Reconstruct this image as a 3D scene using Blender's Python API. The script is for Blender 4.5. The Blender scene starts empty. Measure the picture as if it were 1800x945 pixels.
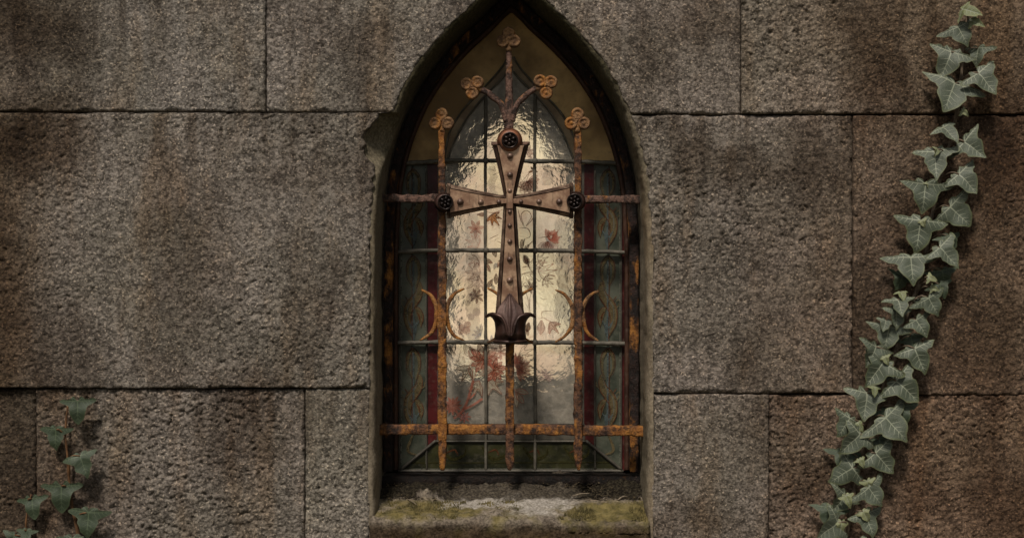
import bpy, math, random
import numpy as np
from mathutils import Vector, Matrix
R = math.radians
S = bpy.context.scene
C = S.collection
random.seed(7)

# ------------------------------------------------------------------ camera, sky, sun, exposure
D = 2.4            # camera to wall face
ZC = 1.5           # eye height
cam = bpy.data.cameras.new('camera'); cam_o = bpy.data.objects.new('camera', cam); C.objects.link(cam_o)
cam_o.location = (0, -D, ZC); cam_o.rotation_euler = (R(90), 0, 0)
cam.sensor_width = 36; cam.lens = 36 * D / 1.8; cam.clip_start = .05; cam.clip_end = 500
S.camera = cam_o
SUN_EL, SUN_AZ = 54, 16
w = bpy.data.worlds.new('World'); S.world = w; w.use_nodes = True
wn = w.node_tree; bg = wn.nodes['Background']
sky = wn.nodes.new('ShaderNodeTexSky'); sky.sky_type = 'NISHITA'; sky.sun_disc = False
sky.sun_elevation = R(SUN_EL); sky.sun_rotation = R(180 + SUN_AZ); sky.dust_density = 4; sky.air_density = 1.2
hs = wn.nodes.new('ShaderNodeHueSaturation'); hs.inputs['Saturation'].default_value = .12
wn.links.new(sky.outputs[0], hs.inputs['Color']); wn.links.new(hs.outputs[0], bg.inputs['Color'])
bg.inputs['Strength'].default_value = .05
sun = bpy.data.lights.new('sun', 'SUN'); sun.energy = 3.0; sun.angle = R(8); sun.color = (1, .90, .80)
sun_o = bpy.data.objects.new('sun', sun); C.objects.link(sun_o); sun_o.location = (0, -5, 8)
sun_o.rotation_euler = (R(90 - SUN_EL), 0, R(-SUN_AZ))
vs = S.view_settings; vs.view_transform = 'Standard'; vs.look = 'None'; vs.exposure = 0.07; vs.gamma = 1
vs.use_curve_mapping = False
S.cycles.use_denoising = True
S.cycles.max_bounces = 8; S.cycles.sample_clamp_indirect = 4

# ------------------------------------------------------------------ helpers
def P(px, py, d):
    k = (D + d) / D
    return ((px - 900) / 1000 * k, d, ZC + (472.5 - py) / 1000 * k)
def XW(px, d): return (px - 900) / 1000 * (D + d) / D
def ZW(py, d): return ZC + (472.5 - py) / 1000 * (D + d) / D

def _h(i, j, k, seed):
    n = (i * 374761393 + j * 668265263 + k * 1274126177 + seed * 974711) & 0xffffffff
    n = ((n ^ (n >> 13)) * 1274126177) & 0xffffffff
    n = n ^ (n >> 16)
    return (n & 0xffff) / 65535.0
def noise3(p, sc, seed=0):
    """value noise in 0..1 on an (N,3) array, features about sc metres"""
    q = np.asarray(p) / sc; f = np.floor(q); t = q - f; t = t * t * (3 - 2 * t); f = f.astype(np.int64)
    r = 0
    for a in (0, 1):
        for b in (0, 1):
            for c in (0, 1):
                wgt = (t[:, 0] if a else 1 - t[:, 0]) * (t[:, 1] if b else 1 - t[:, 1]) * (t[:, 2] if c else 1 - t[:, 2])
                r = r + wgt * _h(f[:, 0] + a, f[:, 1] + b, f[:, 2] + c, seed)
    return r
def pchip(xs, ys):
    xs = np.array(xs, float); ys = np.array(ys, float); h = np.diff(xs); dl = np.diff(ys) / h
    m = np.zeros_like(xs); m[0] = dl[0]; m[-1] = dl[-1]
    for i in range(1, len(xs) - 1):
        if dl[i - 1] * dl[i] > 0:
            w1 = 2 * h[i] + h[i - 1]; w2 = h[i] + 2 * h[i - 1]
            m[i] = (w1 + w2) / (w1 / dl[i - 1] + w2 / dl[i])
    def f(x):
        x = np.clip(np.asarray(x, float), xs[0], xs[-1]); i = np.clip(np.searchsorted(xs, x) - 1, 0, len(xs) - 2)
        t = (x - xs[i]) / h[i]
        return ((1 + 2 * t) * (1 - t) ** 2 * ys[i] + t * (1 - t) ** 2 * h[i] * m[i] + t * t * (3 - 2 * t) * ys[i + 1] + t * t * (t - 1) * h[i] * m[i + 1])
    return f
def smooth01(x): x = np.clip(x, 0, 1); return x * x * (3 - 2 * x)

def link(name, v, f, mats, parent=None, smooth=True, mi=None):
    me = bpy.data.meshes.new(name)
    v = np.asarray(v, np.float32)
    if isinstance(f, np.ndarray):
        me.vertices.add(len(v)); me.vertices.foreach_set('co', v.ravel())
        k = f.shape[1]
        me.loops.add(f.size); me.loops.foreach_set('vertex_index', f.ravel().astype(np.int32))
        me.polygons.add(len(f)); me.polygons.foreach_set('loop_start', np.arange(0, f.size, k, dtype=np.int32))
        me.update(calc_edges=True)
    else:
        me.from_pydata([tuple(map(float, a)) for a in v], [], f)
    if not isinstance(mats, (list, tuple)): mats = [mats]
    for m in mats: me.materials.append(m)
    if mi is not None: me.polygons.foreach_set('material_index', np.array(mi, np.int32))
    me.polygons.foreach_set('use_smooth', np.full(len(me.polygons), smooth))
    me.validate(); me.update()
    o = bpy.data.objects.new(name, me); C.objects.link(o)
    if parent: o.parent = parent
    return o
def tag(o, label=None, cat=None, group=None, kind=None):
    if label: o['label'] = label
    if cat: o['category'] = cat
    if group: o['group'] = group
    if kind: o['kind'] = kind
    return o
def empty(name, label, cat, loc=(0, 0, 0), group=None):
    o = bpy.data.objects.new(name, None); C.objects.link(o); o.location = loc; o.empty_display_size = .1
    return tag(o, label, cat, group)
class MB:
    def __init__(s): s.v = []; s.f = []; s.m = []
    def add(s, v, f, m=0):
        n = len(s.v); s.v += [tuple(map(float, a)) for a in v]
        s.f += [tuple(int(i) + n for i in q) for q in f]; s.m += [m] * len(f)
    def build(s, name, mats, parent=None, smooth=True): return link(name, s.v, s.f, mats, parent, smooth, s.m)
def grid_faces(nu, nv, closed_u=False):
    f = []
    for j in range(nv - 1):
        for i in range(nu if closed_u else nu - 1):
            a = j * nu + i; b = j * nu + (i + 1) % nu
            f.append((a, b, b + nu, a + nu))
    return f
def resample(pts, step):
    p = np.array(pts, float); 
    if len(p) > 2:   # catmull-rom
        q = np.vstack([2 * p[0] - p[1], p, 2 * p[-1] - p[-2]]); out = []
        for i in range(1, len(q) - 2):
            n = max(2, int(np.linalg.norm(q[i + 1] - q[i]) / step))
            for t in np.linspace(0, 1, n, endpoint=False):
                out.append(.5 * ((2 * q[i]) + (-q[i - 1] + q[i + 1]) * t + (2 * q[i - 1] - 5 * q[i] + 4 * q[i + 1] - q[i + 2]) * t * t + (-q[i - 1] + 3 * q[i] - 3 * q[i + 1] + q[i + 2]) * t ** 3))
        out.append(p[-1]); return np.array(out)
    n = max(2, int(np.linalg.norm(p[1] - p[0]) / step) + 1)
    return np.array([p[0] + (p[1] - p[0]) * t for t in np.linspace(0, 1, n)])
def section(k, sq):
    out = []
    for i in range(k):
        a = 2 * math.pi * (i + .5) / k; c, s_ = math.cos(a), math.sin(a)
        e = 2 / (2 if sq == 0 else 6)
        out.append((math.copysign(abs(c) ** e, c), math.copysign(abs(s_) ** e, s_)))
    return out
def sweep(mb, pts, wa, wb, k=10, sq=0, amp=0, step=.004, seed=0, taper=None, m=0, nsc=.012, raw=False):
    """sweep a section along pts; half sizes wa (in the wall plane) and wb (in depth)"""
    p = np.array(pts, float) if raw else resample(pts, step); n = len(p)
    t = np.gradient(p, axis=0); t /= np.linalg.norm(t, axis=1)[:, None] + 1e-12
    up = np.array([0, 1., 0])
    if abs(t[0][1]) > .9: up = np.array([1., 0, 0])
    side = np.cross(t, up); side /= np.linalg.norm(side, axis=1)[:, None] + 1e-12
    up2 = np.cross(side, t)
    sec = section(k, sq); V = []
    L = np.linspace(0, 1, n); tp = np.interp(L, *taper) if taper else np.ones(n)
    for i in range(n):
        for a, b in sec: V.append(p[i] + side[i] * a * wa * tp[i] + up2[i] * b * wb * tp[i])
    V = np.array(V)
    if amp:
        cen = np.repeat(p, k, axis=0); dirv = V - cen
        dirv /= np.linalg.norm(dirv, axis=1)[:, None] + 1e-9
        nz = noise3(V + seed * .37, nsc, seed) + .6 * noise3(V + seed * .37, nsc / 2.6, seed + 5) - .8
        V = V + dirv * (nz * amp)[:, None]
    f = grid_faces(k, n, True)
    f.append(tuple(range(k))[::-1]); f.append(tuple(range((n - 1) * k, n * k)))
    mb.add(V, f, m)
def lathe_y(mb, cx, cz, prof, k=24, m=0, amp=0, seed=0):
    """prof: (radius, y) pairs, axis along y"""
    V = [];
    for r, y in prof:
        for i in range(k):
            a = 2 * math.pi * i / k; V.append((cx + r * math.cos(a), y, cz + r * math.sin(a)))
    V = np.array(V)
    if amp: V[:, 1] += (noise3(V, .006, seed) - .5) * amp; 
    f = grid_faces(k, len(prof), True); mb.add(V, f, m)

# ------------------------------------------------------------------ node helpers
class NT:
    def __init__(s, name):
        s.mat = bpy.data.materials.new(name); s.mat.use_nodes = True; s.t = s.mat.node_tree
        s.b = s.t.nodes['Principled BSDF']; s.out = s.t.nodes['Material Output']
    def put(s, sock, v):
        if isinstance(v, bpy.types.NodeSocket): s.t.links.new(v, sock)
        else:
            if hasattr(sock.default_value, '__len__') and not isinstance(v, str):
                v = tuple(v); 
                if len(sock.default_value) == 4 and len(v) == 3: v = v + (1,)
            sock.default_value = v
    def n(s, typ, ins=None, out=0, **props):
        nd = s.t.nodes.new('ShaderNode' + typ)
        for k, v in props.items(): setattr(nd, k, v)
        for k, v in (ins or {}).items(): s.put(nd.inputs[k], v)
        return nd.outputs[out]
    def mix(s, a, b, f, blend='MIX'):
        nd = s.t.nodes.new('ShaderNodeMix'); nd.data_type = 'RGBA'; nd.blend_type = blend; nd.clamp_factor = True
        s.put(nd.inputs[0], f); s.put(nd.inputs[6], a); s.put(nd.inputs[7], b); return nd.outputs[2]
    def math(s, op, a, b=0.0, c=0.0, clamp=False):
        nd = s.t.nodes.new('ShaderNodeMath'); nd.operation = op; nd.use_clamp = clamp
        s.put(nd.inputs[0], a); s.put(nd.inputs[1], b); s.put(nd.inputs[2], c); return nd.outputs[0]
    def ramp(s, v, lo, hi): 
        nd = s.t.nodes.new('ShaderNodeMapRange'); nd.interpolation_type = 'SMOOTHSTEP'
        s.put(nd.inputs[0], v); nd.inputs[1].default_value = lo; nd.inputs[2].default_value = hi; return nd.outputs[0]
    def noise(s, vec, sc, det=3, rough=.55, out=0): return s.n('TexNoise', {'Vector': vec, 'Scale': sc, 'Detail': det, 'Roughness': rough}, out)
    def scale(s, vec, xyz): return s.n('Mapping', {'Vector': vec, 'Scale': xyz})
    def pos(s): return s.n('NewGeometry')
    def bump(s, h, st, dist, prev=None):
        ins = {'Height': h, 'Strength': st, 'Distance': dist}
        if prev is not None: ins['Normal'] = prev
        return s.n('Bump', ins)
    def fin(s, col, rough=.8, normal=None, spec=.3, metal=0):
        s.put(s.b.inputs['Base Color'], col); s.put(s.b.inputs['Roughness'], rough); s.put(s.b.inputs['Specular IOR Level'], spec)
        s.put(s.b.inputs['Metallic'], metal)
        if normal is not None: s.put(s.b.inputs['Normal'], normal)
        return s.mat

def X_(px): return (px - 900) / 1000
STAINS_EDGE_SHADE = [(60, 250, .12, .10, .9), (330, 470, .10, .22, .55), (30, 640, .12, .10, .6), (420, 740, .13, .13, .5), (290, 640, .07, .04, .5), (1255, 30, .10, .06, .6), (1530, 90, .06, .16, .8), (1770, 250, .07, .20, .9), (1690, 130, .08, .10, .6),
          (1300, 300, .14, .05, .6), (1640, 420, .12, .16, .7), (1720, 620, .10, .14, .6), (1420, 850, .08, .07, .75), (1600, 870, .10, .05, .5), (1780, 900, .12, .10, .7), (120, 880, .14, .12, .7), (640, 60, .12, .06, .4), (20, 30, .14, .09, .8), (1200, 930, .14, .05, .5), (560, 300, .16, .05, .4), (1380, 740, .10, .04, .35)]
def stone_mat(name, smooth=False, sill=False):
    t = NT(name); pos = t.pos(); oi = t.t.nodes.new('ShaderNodeObjectInfo')
    off = t.math('MULTIPLY', oi.outputs['Random'], 37.0)
    vec = t.n('VectorMath', {0: pos, 1: t.n('CombineXYZ', {0: off, 1: off, 2: off})}, operation='ADD')
    fine = t.noise(vec, 210, 3, .6); mid = t.noise(vec, 70, 3, .6); big = t.noise(vec, 4.5, 5, .6)
    streak = t.noise(t.scale(vec, (11, 11, 2.2)), 1.0, 4, .6)
    g = t.math('ADD', t.math('MULTIPLY', fine, .62), t.math('MULTIPLY', mid, .38))
    dark, lite = ((.070, .063, .056), (.250, .230, .208)) if not smooth else ((.12, .105, .082), (.215, .19, .15))
    col = t.mix(dark, lite, t.ramp(g, .38, .63))
    col = t.mix(col, (.50, .44, .37), t.math('MULTIPLY', t.ramp(t.noise(vec, 250, 2, .5), .59, .70), .75 if not smooth else .15))
    # mottled grey-green and brown weathering
    col = t.mix(col, t.mix(col, (.84, .85, .82), 1, 'MULTIPLY'), t.ramp(big, .42, .6))
    col = t.mix(col, t.mix(col, (1.0, .88, .76), 1, 'MULTIPLY'), t.math('MULTIPLY', t.ramp(streak, .5, .68), .8))
    col = t.mix(col, t.mix(col, (.56, .53, .51), 1, 'MULTIPLY'), t.math('MULTIPLY', t.ramp(t.noise(t.scale(vec, (5, 5, 2.4)), 1.3, 4, .62), .5, .68), .9))
    # black-brown run-off stains on the damp side behind the ivy
    sx = t.n('SeparateXYZ', {0: pos}); 
    nx = t.math('ADD', sx, t.math('MULTIPLY', t.math('SUBTRACT', t.noise(t.scale(pos, (3, 3, 1.2)), 1.6, 4, .6), .5), .55))
    rs = t.ramp(nx, .28, .78)
    col = t.mix(col, t.mix(col, (.76, .64, .54), 1, 'MULTIPLY'), rs)
    ls = t.ramp(nx, -.62, -.98)  # far left end darkened, painting the fall-off of light towards the edge
    # old damp stains, some also painting the darkening towards edges and corners: (x, z, half width, half height, strength), photo millimetres
    sv = t.n('VectorMath', {0: pos, 1: t.n('VectorMath', {0: t.n('VectorMath', {0: t.noise(pos, 9, 5, .65, 1), 1: (.5, .5, .5)}, operation='SUBTRACT'), 1: (.22, 0, .22)}, operation='MULTIPLY')}, operation='ADD')
    acc = None
    for (px, py, rx, rz, st) in STAINS_EDGE_SHADE:
        q = t.n('VectorMath', {0: t.n('VectorMath', {0: sv, 1: (X_(px), 0, ZW(py, 0))}, operation='SUBTRACT'), 1: (1 / rx, 0, 1 / rz)}, operation='MULTIPLY')
        v = t.math('MULTIPLY', t.ramp(t.n('VectorMath', {0: q}, out='Value', operation='LENGTH'), 1.25, .25), st)
        acc = v if acc is None else t.math('MAXIMUM', acc, v)
    if not smooth:
        col = t.mix(col, t.mix(col, (.40, .33, .27), 1, 'MULTIPLY'), acc)
        zz = t.n('SeparateXYZ', {0: pos}, out=2); run = t.ramp(t.noise(t.scale(pos, (1, 1, .10)), 20, 4, .65), .47, .66)   # sooty run-off below the bed joints
        for py, ln in ((199, .20), (686, .16), (-60, .30)):
            d = t.math('SUBTRACT', ZW(py, 0), zz)
            mk = t.math('MULTIPLY', t.math('MULTIPLY', t.math('GREATER_THAN', d, 0), t.ramp(d, ln, .0)), run)
            col = t.mix(col, t.mix(col, (.50, .45, .40), 1, 'MULTIPLY'), t.math('MULTIPLY', mk, .8))
        pk = t.math('MULTIPLY', t.ramp(t.noise(vec, 13, 5, .7), .56, .7), .5)     # pale scoured patches
        col = t.mix(col, t.mix(col, (1.5, 1.42, 1.32), 1, 'MULTIPLY'), pk)
    col = t.mix(col, t.mix(col, (.60, .53, .45), 1, 'MULTIPLY'), ls)
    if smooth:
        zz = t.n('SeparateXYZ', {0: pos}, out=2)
        al = t.ramp(t.math('ADD', zz, t.math('MULTIPLY', t.math('SUBTRACT', t.noise(pos, 20, 5, .65), .5), .4)), ZC + .05, ZC + .42)  # dark algae, deepened to paint the shade under the arch head
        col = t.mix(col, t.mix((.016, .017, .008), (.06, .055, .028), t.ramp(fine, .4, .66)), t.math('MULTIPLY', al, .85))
    col = t.mix(col, oi.outputs['Color'], 1, 'MULTIPLY')
    nb = t.bump(t.noise(vec, 120, 3, .6), .6 if not smooth else .25, .004)
    nb = t.bump(t.noise(vec, 330, 3, .65), .9 if not smooth else .3, .003, nb)
    return t.fin(col, .92, nb, .15)
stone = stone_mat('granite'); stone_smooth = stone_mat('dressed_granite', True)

def sill_mat():
    t = NT('mossy_sill_stone'); pos = t.pos(); s3 = t.t.nodes.new('ShaderNodeSeparateXYZ'); t.t.links.new(pos, s3.inputs[0])
    X, Y, Z = s3.outputs
    fine = t.noise(pos, 230, 3, .6); mid = t.noise(pos, 60, 4, .65); big = t.noise(pos, 11, 4, .6)
    col = t.mix((.075, .062, .048), (.25, .21, .165), t.ramp(t.math('ADD', t.math('MULTIPLY', fine, .6), t.math('MULTIPLY', mid, .4)), .36, .66))
    wob = t.math('MULTIPLY', t.math('SUBTRACT', t.noise(pos, 22, 4, .65), .5), .09)
    yw = t.math('ADD', Y, wob)
    top = t.ramp(yw, -.018, .012)
    moss = t.mix((.06, .052, .014), (.17, .135, .042), t.ramp(mid, .3, .7))
    mm = t.math('MULTIPLY', t.math('MULTIPLY', top, t.ramp(yw, .085, .06)), t.ramp(big, .36, .52))
    col = t.mix(col, moss, t.math('MULTIPLY', mm, .85))
    # pale lime crust in the middle of the ledge
    xa = t.math('ABSOLUTE', t.math('ADD', X, t.math('ADD', t.math('MULTIPLY', wob, 1.6), .01)))
    pale = t.math('MULTIPLY', t.math('MULTIPLY', t.ramp(yw, .03, .05), t.ramp(yw, .098, .08)), t.ramp(xa, .15, .09))
    pale2 = t.math('MULTIPLY', t.math('MULTIPLY', t.ramp(yw, -.005, .02), t.ramp(yw, .08, .05)), t.ramp(t.math('ABSOLUTE', t.math('SUBTRACT', t.math('ADD', X, wob), .035)), .05, .02))
    pf = t.math('MULTIPLY', t.math('MAXIMUM', pale, pale2), 1.0)
    col = t.mix(col, t.mix((.20, .18, .15), (.36, .33, .29), t.ramp(fine, .35, .65)), t.math('MULTIPLY', pf, t.ramp(mid, .25, .5)))
    # black wet soil and algae at the back and on the front face
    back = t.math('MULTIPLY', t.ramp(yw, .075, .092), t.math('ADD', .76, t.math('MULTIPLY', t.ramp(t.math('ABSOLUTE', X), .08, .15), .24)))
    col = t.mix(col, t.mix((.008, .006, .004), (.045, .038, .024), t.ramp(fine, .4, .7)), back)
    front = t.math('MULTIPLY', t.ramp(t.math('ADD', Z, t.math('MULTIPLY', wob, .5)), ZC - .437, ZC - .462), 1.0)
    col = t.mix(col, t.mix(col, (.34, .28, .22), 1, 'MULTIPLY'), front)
    nb = t.bump(mid, .6, .005); nb = t.bump(fine, .8, .003, nb)
    return t.fin(col, .95, nb, .12)

def rust_mat(name, orange, dark=(.022, .012, .008), mid=(.105, .055, .038)):
    t = NT(name); pos = t.pos()
    a = t.noise(pos, 90, 5, .7); b = t.noise(t.scale(pos, (1, 1, .5)), 42, 5, .7); c = t.noise(pos, 330, 3, .6)
    e = t.noise(pos, 11, 3, .5)
    col = t.mix(dark, mid, t.ramp(a, .38, .6))
    lo = .70 - .22 * orange
    k = t.math('ADD', t.math('MULTIPLY', b, .6), t.math('MULTIPLY', e, .4))
    col = t.mix(col, t.mix((.20, .075, .016), (.35, .15, .028), t.ramp(a, .4, .62)), t.math('MULTIPLY', t.ramp(k, lo - .05, lo + .05), .92))
    col = t.mix(col, (.20, .13, .11), t.math('MULTIPLY', t.ramp(c, .6, .75), .4))
    col = t.mix(col, dark, t.math('MULTIPLY', t.ramp(t.noise(pos, 75, 5, .7), .55, .64), .8))
    nb = t.bump(a, .8, .005); nb = t.bump(c, .9, .002, nb)
    return t.fin(col, t.math('ADD', t.math('MULTIPLY', a, .3), .6), nb, .3)
rust_orange = rust_mat('orange_rust', .85, mid=(.13, .06, .03))
rust_brown = rust_mat('brown_rust', .45, mid=(.15, .085, .062))
rust_rail = rust_mat('gap_black_rust', .25, dark=(.004, .003, .002), mid=(.014, .008, .005))  # near-black, paints the shaded gap below the glass into the rail
rust_ochre = rust_mat('ochre_rust', .65, dark=(.10, .052, .024), mid=(.27, .15, .068))
rust_gold = rust_mat('golden_rust', .95, dark=(.07, .035, .015), mid=(.30, .155, .06))
rust_black = rust_mat('black_rust', .55, dark=(.006, .004, .003), mid=(.022, .011, .008))

def metal_mat(name, base, edge, rough=.45, metal=.35):
    t = NT(name); pos = t.pos()
    a = t.noise(pos, 40, 4, .6); c = t.noise(pos, 260, 3, .6); st = t.noise(t.scale(pos, (160, 60, 25)), 1, 3, .6)
    col = t.mix(base, edge, t.ramp(a, .42, .66)); col = t.mix(col, (.03, .018, .013), t.math('MULTIPLY', t.ramp(st, .58, .72), .55))
    nb = t.bump(c, .25, .001); nb = t.bump(a, .2, .003, nb)
    return t.fin(col, t.math('ADD', t.math('MULTIPLY', c, .25), rough - .1), nb, .5, metal)
copper = metal_mat('brown_painted_iron', (.23, .13, .08), (.46, .305, .195), .40, .35)
rim_rivet = metal_mat('rivet_iron', (.10, .06, .044), (.24, .155, .11), .42, .25)
rim_dark = metal_mat('dark_shaded_rim', (.055, .032, .024), (.15, .088, .062), .5, .2)  # top arm rims, browned darker to paint their shaded bevels
rim_shade = metal_mat('shaded_rim', (.085, .052, .037), (.34, .235, .165), .40, .4)  # other rims, shade of the bevel put into the colour
darkiron = metal_mat('dark_bronze', (.045, .026, .021), (.085, .046, .036), .38, .5)
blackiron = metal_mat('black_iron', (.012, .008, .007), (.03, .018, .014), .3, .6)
redboss = metal_mat('red_brown_boss', (.12, .05, .03), (.26, .10, .045), .5, .3)
lead = metal_mat('lead_came', (.078, .07, .052), (.155, .138, .104), .65, .1)
darklead = metal_mat('dark_lead', (.045, .04, .03), (.09, .08, .06), .6, .2)

def glass_center():
    t = NT('wavy_cathedral_glass'); wpos = t.pos(); isl = t.n('NewGeometry', out='Random Per Island')
    pos = t.n('VectorMath', {0: wpos, 1: t.n('CombineXYZ', {0: t.math('MULTIPLY', isl, 13.0), 2: t.math('MULTIPLY', isl, 29.0)})}, operation='ADD')
    wv = t.noise(t.n('VectorMath', {0: pos, 1: t.n('VectorMath', {0: t.noise(pos, 30, 2, .5, 1), 1: (.03, .03, .03)}, operation='MULTIPLY')}, operation='ADD'), 62, 3, .55)
    wv2 = t.noise(pos, 15, 2, .5)
    nb = t.bump(wv2, .24, .012); nb = t.bump(wv, .32, .006, nb)
    big = t.noise(pos, 9, 3, .5)
    tint = t.mix((1.0, .91, .66), (.98, .82, .66), t.ramp(big, .42, .6))
    refr = t.n('BsdfRefraction', {'Color': tint, 'Roughness': .19, 'IOR': 1.25, 'Normal': nb})
    dust = t.n('BsdfDiffuse', {'Color': t.mix((.27, .25, .205), (.40, .36, .29), t.ramp(t.noise(pos, 80, 4, .6), .35, .65)), 'Normal': nb})
    tr = t.n('BsdfTranslucent', {'Color': (.5, .44, .36)})
    m1 = t.n('MixShader', {0: t.math('ADD', .62, t.math('MULTIPLY', t.math('SUBTRACT', big, .5), .3)), 1: refr, 2: dust})
    gl = t.n('BsdfGlossy', {'Color': (1, .95, .85), 'Roughness': .24, 'Normal': nb})
    fr = t.n('Fresnel', {'IOR': 1.5, 'Normal': nb})
    m2 = t.n('MixShader', {0: fr, 1: m1, 2: gl})
    t.t.links.new(m2, t.out.inputs[0]); return t.mat
def glass_flat(name, a, b, rough=.28, sc=25):
    t = NT(name); pos = t.pos(); n1 = t.noise(pos, sc, 4, .6); n2 = t.noise(pos, 120, 3, .6)
    col = t.mix(a, b, t.ramp(n1, .35, .65)); col = t.mix(col, (.11, .095, .07), t.math('MULTIPLY', t.ramp(n2, .5, .75), .3))
    nb = t.bump(t.noise(pos, 45, 2, .5), .3, .004)
    return t.fin(col, rough, nb, .25)
g_center = glass_center()
g_teal = glass_flat('green_border_glass', (.036, .043, .031), (.085, .092, .068))
g_red = glass_flat('dark_red_glass', (.030, .005, .005), (.07, .010, .010), .35)
g_gold = glass_flat('amber_spandrel_glass', (.22, .135, .05), (.60, .40, .165), .5, 7)
g_band = glass_flat('brown_band_glass', (.18, .125, .07), (.29, .215, .125), .45)
g_strip = glass_flat('red_brown_lining', (.028, .012, .008), (.06, .028, .016), .6)
g_bottom = glass_flat('shade_tinted_green_glass', (.008, .009, .004), (.03, .03, .01), .4)  # bottom glass, darkened to paint the shade below the lower bar

def paint(name, col, alpha=.85):
    t = NT(name); pos = t.pos()
    c = t.mix(col, tuple(x * .6 for x in col), t.ramp(t.noise(pos, 130, 3, .6), .4, .7))
    d = t.n('BsdfDiffuse', {'Color': c}); tr = t.n('BsdfTranslucent', {'Color': c}); tp = t.n('BsdfTransparent', {'Color': c})
    m = t.n('MixShader', {0: .35, 1: d, 2: tr})
    m = t.n('MixShader', {0: t.math('MULTIPLY', t.ramp(t.noise(pos, 90, 3, .6), .2, .45), alpha), 1: t.n('BsdfTransparent', {'Color': (1, 1, 1)}), 2: m})
    t.t.links.new(m, t.out.inputs[0]); return t.mat
PAINT = {'line': paint('brown_line_paint', (.34, .14, .09), .6), 'red': paint('red_paint', (.52, .17, .11), .7), 'cream': paint('cream_paint', (.62, .54, .40), .55),
         'mauve': paint('mauve_paint', (.42, .28, .27), .4), 'blue': paint('blue_grey_paint', (.36, .38, .42), .6), 'orange': paint('orange_paint', (.58, .22, .05)),
         'pink': paint('pink_paint', (.62, .33, .24), .6), 'grey': paint('grey_paint', (.40, .38, .35), .32),
         'tan': paint('tan_paint', (.20, .155, .08), .75), 'rusty': paint('russet_paint', (.17, .06, .028), .75), 'aqua': paint('pale_blue_paint', (.13, .165, .165), .75), 'pale': paint('pale_edge_paint', (.20, .20, .16), .7), 'dkgreen': paint('olive_paint', (.06, .055, .02), .8)}
PK = list(PAINT); 

def leaf_mat(name, a, b, edge):
    t = NT(name); pos = t.n('TexCoord', out=3); oi = t.t.nodes.new('ShaderNodeObjectInfo')
    n1 = t.noise(pos, 30, 4, .6); at = t.t.nodes.new('ShaderNodeAttribute'); at.attribute_name = 'rim'
    col = t.mix(a, b, t.ramp(n1, .35, .65))
    col = t.mix(col, t.mix(col, (.55, .62, .5), 1, 'MULTIPLY'), t.math('MULTIPLY', oi.outputs['Random'], .8))
    col = t.mix(col, edge, t.math('MULTIPLY', t.ramp(at.outputs['Fac'], .85, 1.0), .35))
    # fine net of pale veinlets
    vo = t.n('TexVoronoi', {'Vector': pos, 'Scale': 170}, feature='DISTANCE_TO_EDGE')
    col = t.mix(col, tuple(min(1, x * 1.5) for x in b), t.math('MULTIPLY', t.ramp(vo, .10, .02), .35))
    nb = t.bump(vo, .25, .001); nb = t.bump(n1, .3, .004, nb)
    m = t.fin(col, .46, nb, .4)
    return m
leaf_sage = leaf_mat('ivy_leaf_green', (.050, .064, .044), (.105, .120, .088), (.17, .18, .05))
leaf_young = leaf_mat('young_ivy_leaf', (.14, .155, .07), (.20, .21, .11), (.30, .30, .12))
leaf_dark = leaf_mat('dark_ivy_leaf', (.028, .042, .024), (.05, .066, .04), (.11, .12, .04))
vein_pale = NT('leaf_vein').fin((.235, .255, .185), .5)
vein_dim = NT('dim_leaf_vein').fin((.085, .11, .065), .5)
def bark(name, a, b):
    t = NT(name); pos = t.pos(); n1 = t.noise(t.scale(pos, (1, 1, .3)), 160, 4, .6)
    return t.fin(t.mix(a, b, t.ramp(n1, .35, .65)), .8, t.bump(n1, .5, .002))
stem_brown = bark('ivy_stem_bark', (.075, .055, .035), (.17, .13, .09))
stem_russet = bark('russet_stem_bark', (.07, .034, .014), (.15, .075, .032))
twig_m = bark('dry_twig', (.10, .08, .055), (.26, .21, .15))
plaster = NT('chamber_plaster').fin((.16, .145, .12), .9)
mortar = NT('dark_mortar').fin((.03, .026, .02), .95)

# ------------------------------------------------------------------ ground
gt = NT('trodden_earth'); gp = gt.pos()
gm = gt.fin(gt.mix((.05, .055, .025), (.12, .10, .07), gt.ramp(gt.noise(gp, 3, 6, .6), .35, .65)), .95, gt.bump(gt.noise(gp, 30, 5, .6), .6, .02))
tag(link('ground', [(-150, -150, 0), (150, -150, 0), (150, 150, 0), (-150, 150, 0)], [(0, 1, 2, 3)], gm), 'bare earth and thin grass in front of the stone wall', 'ground', kind='structure')

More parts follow.
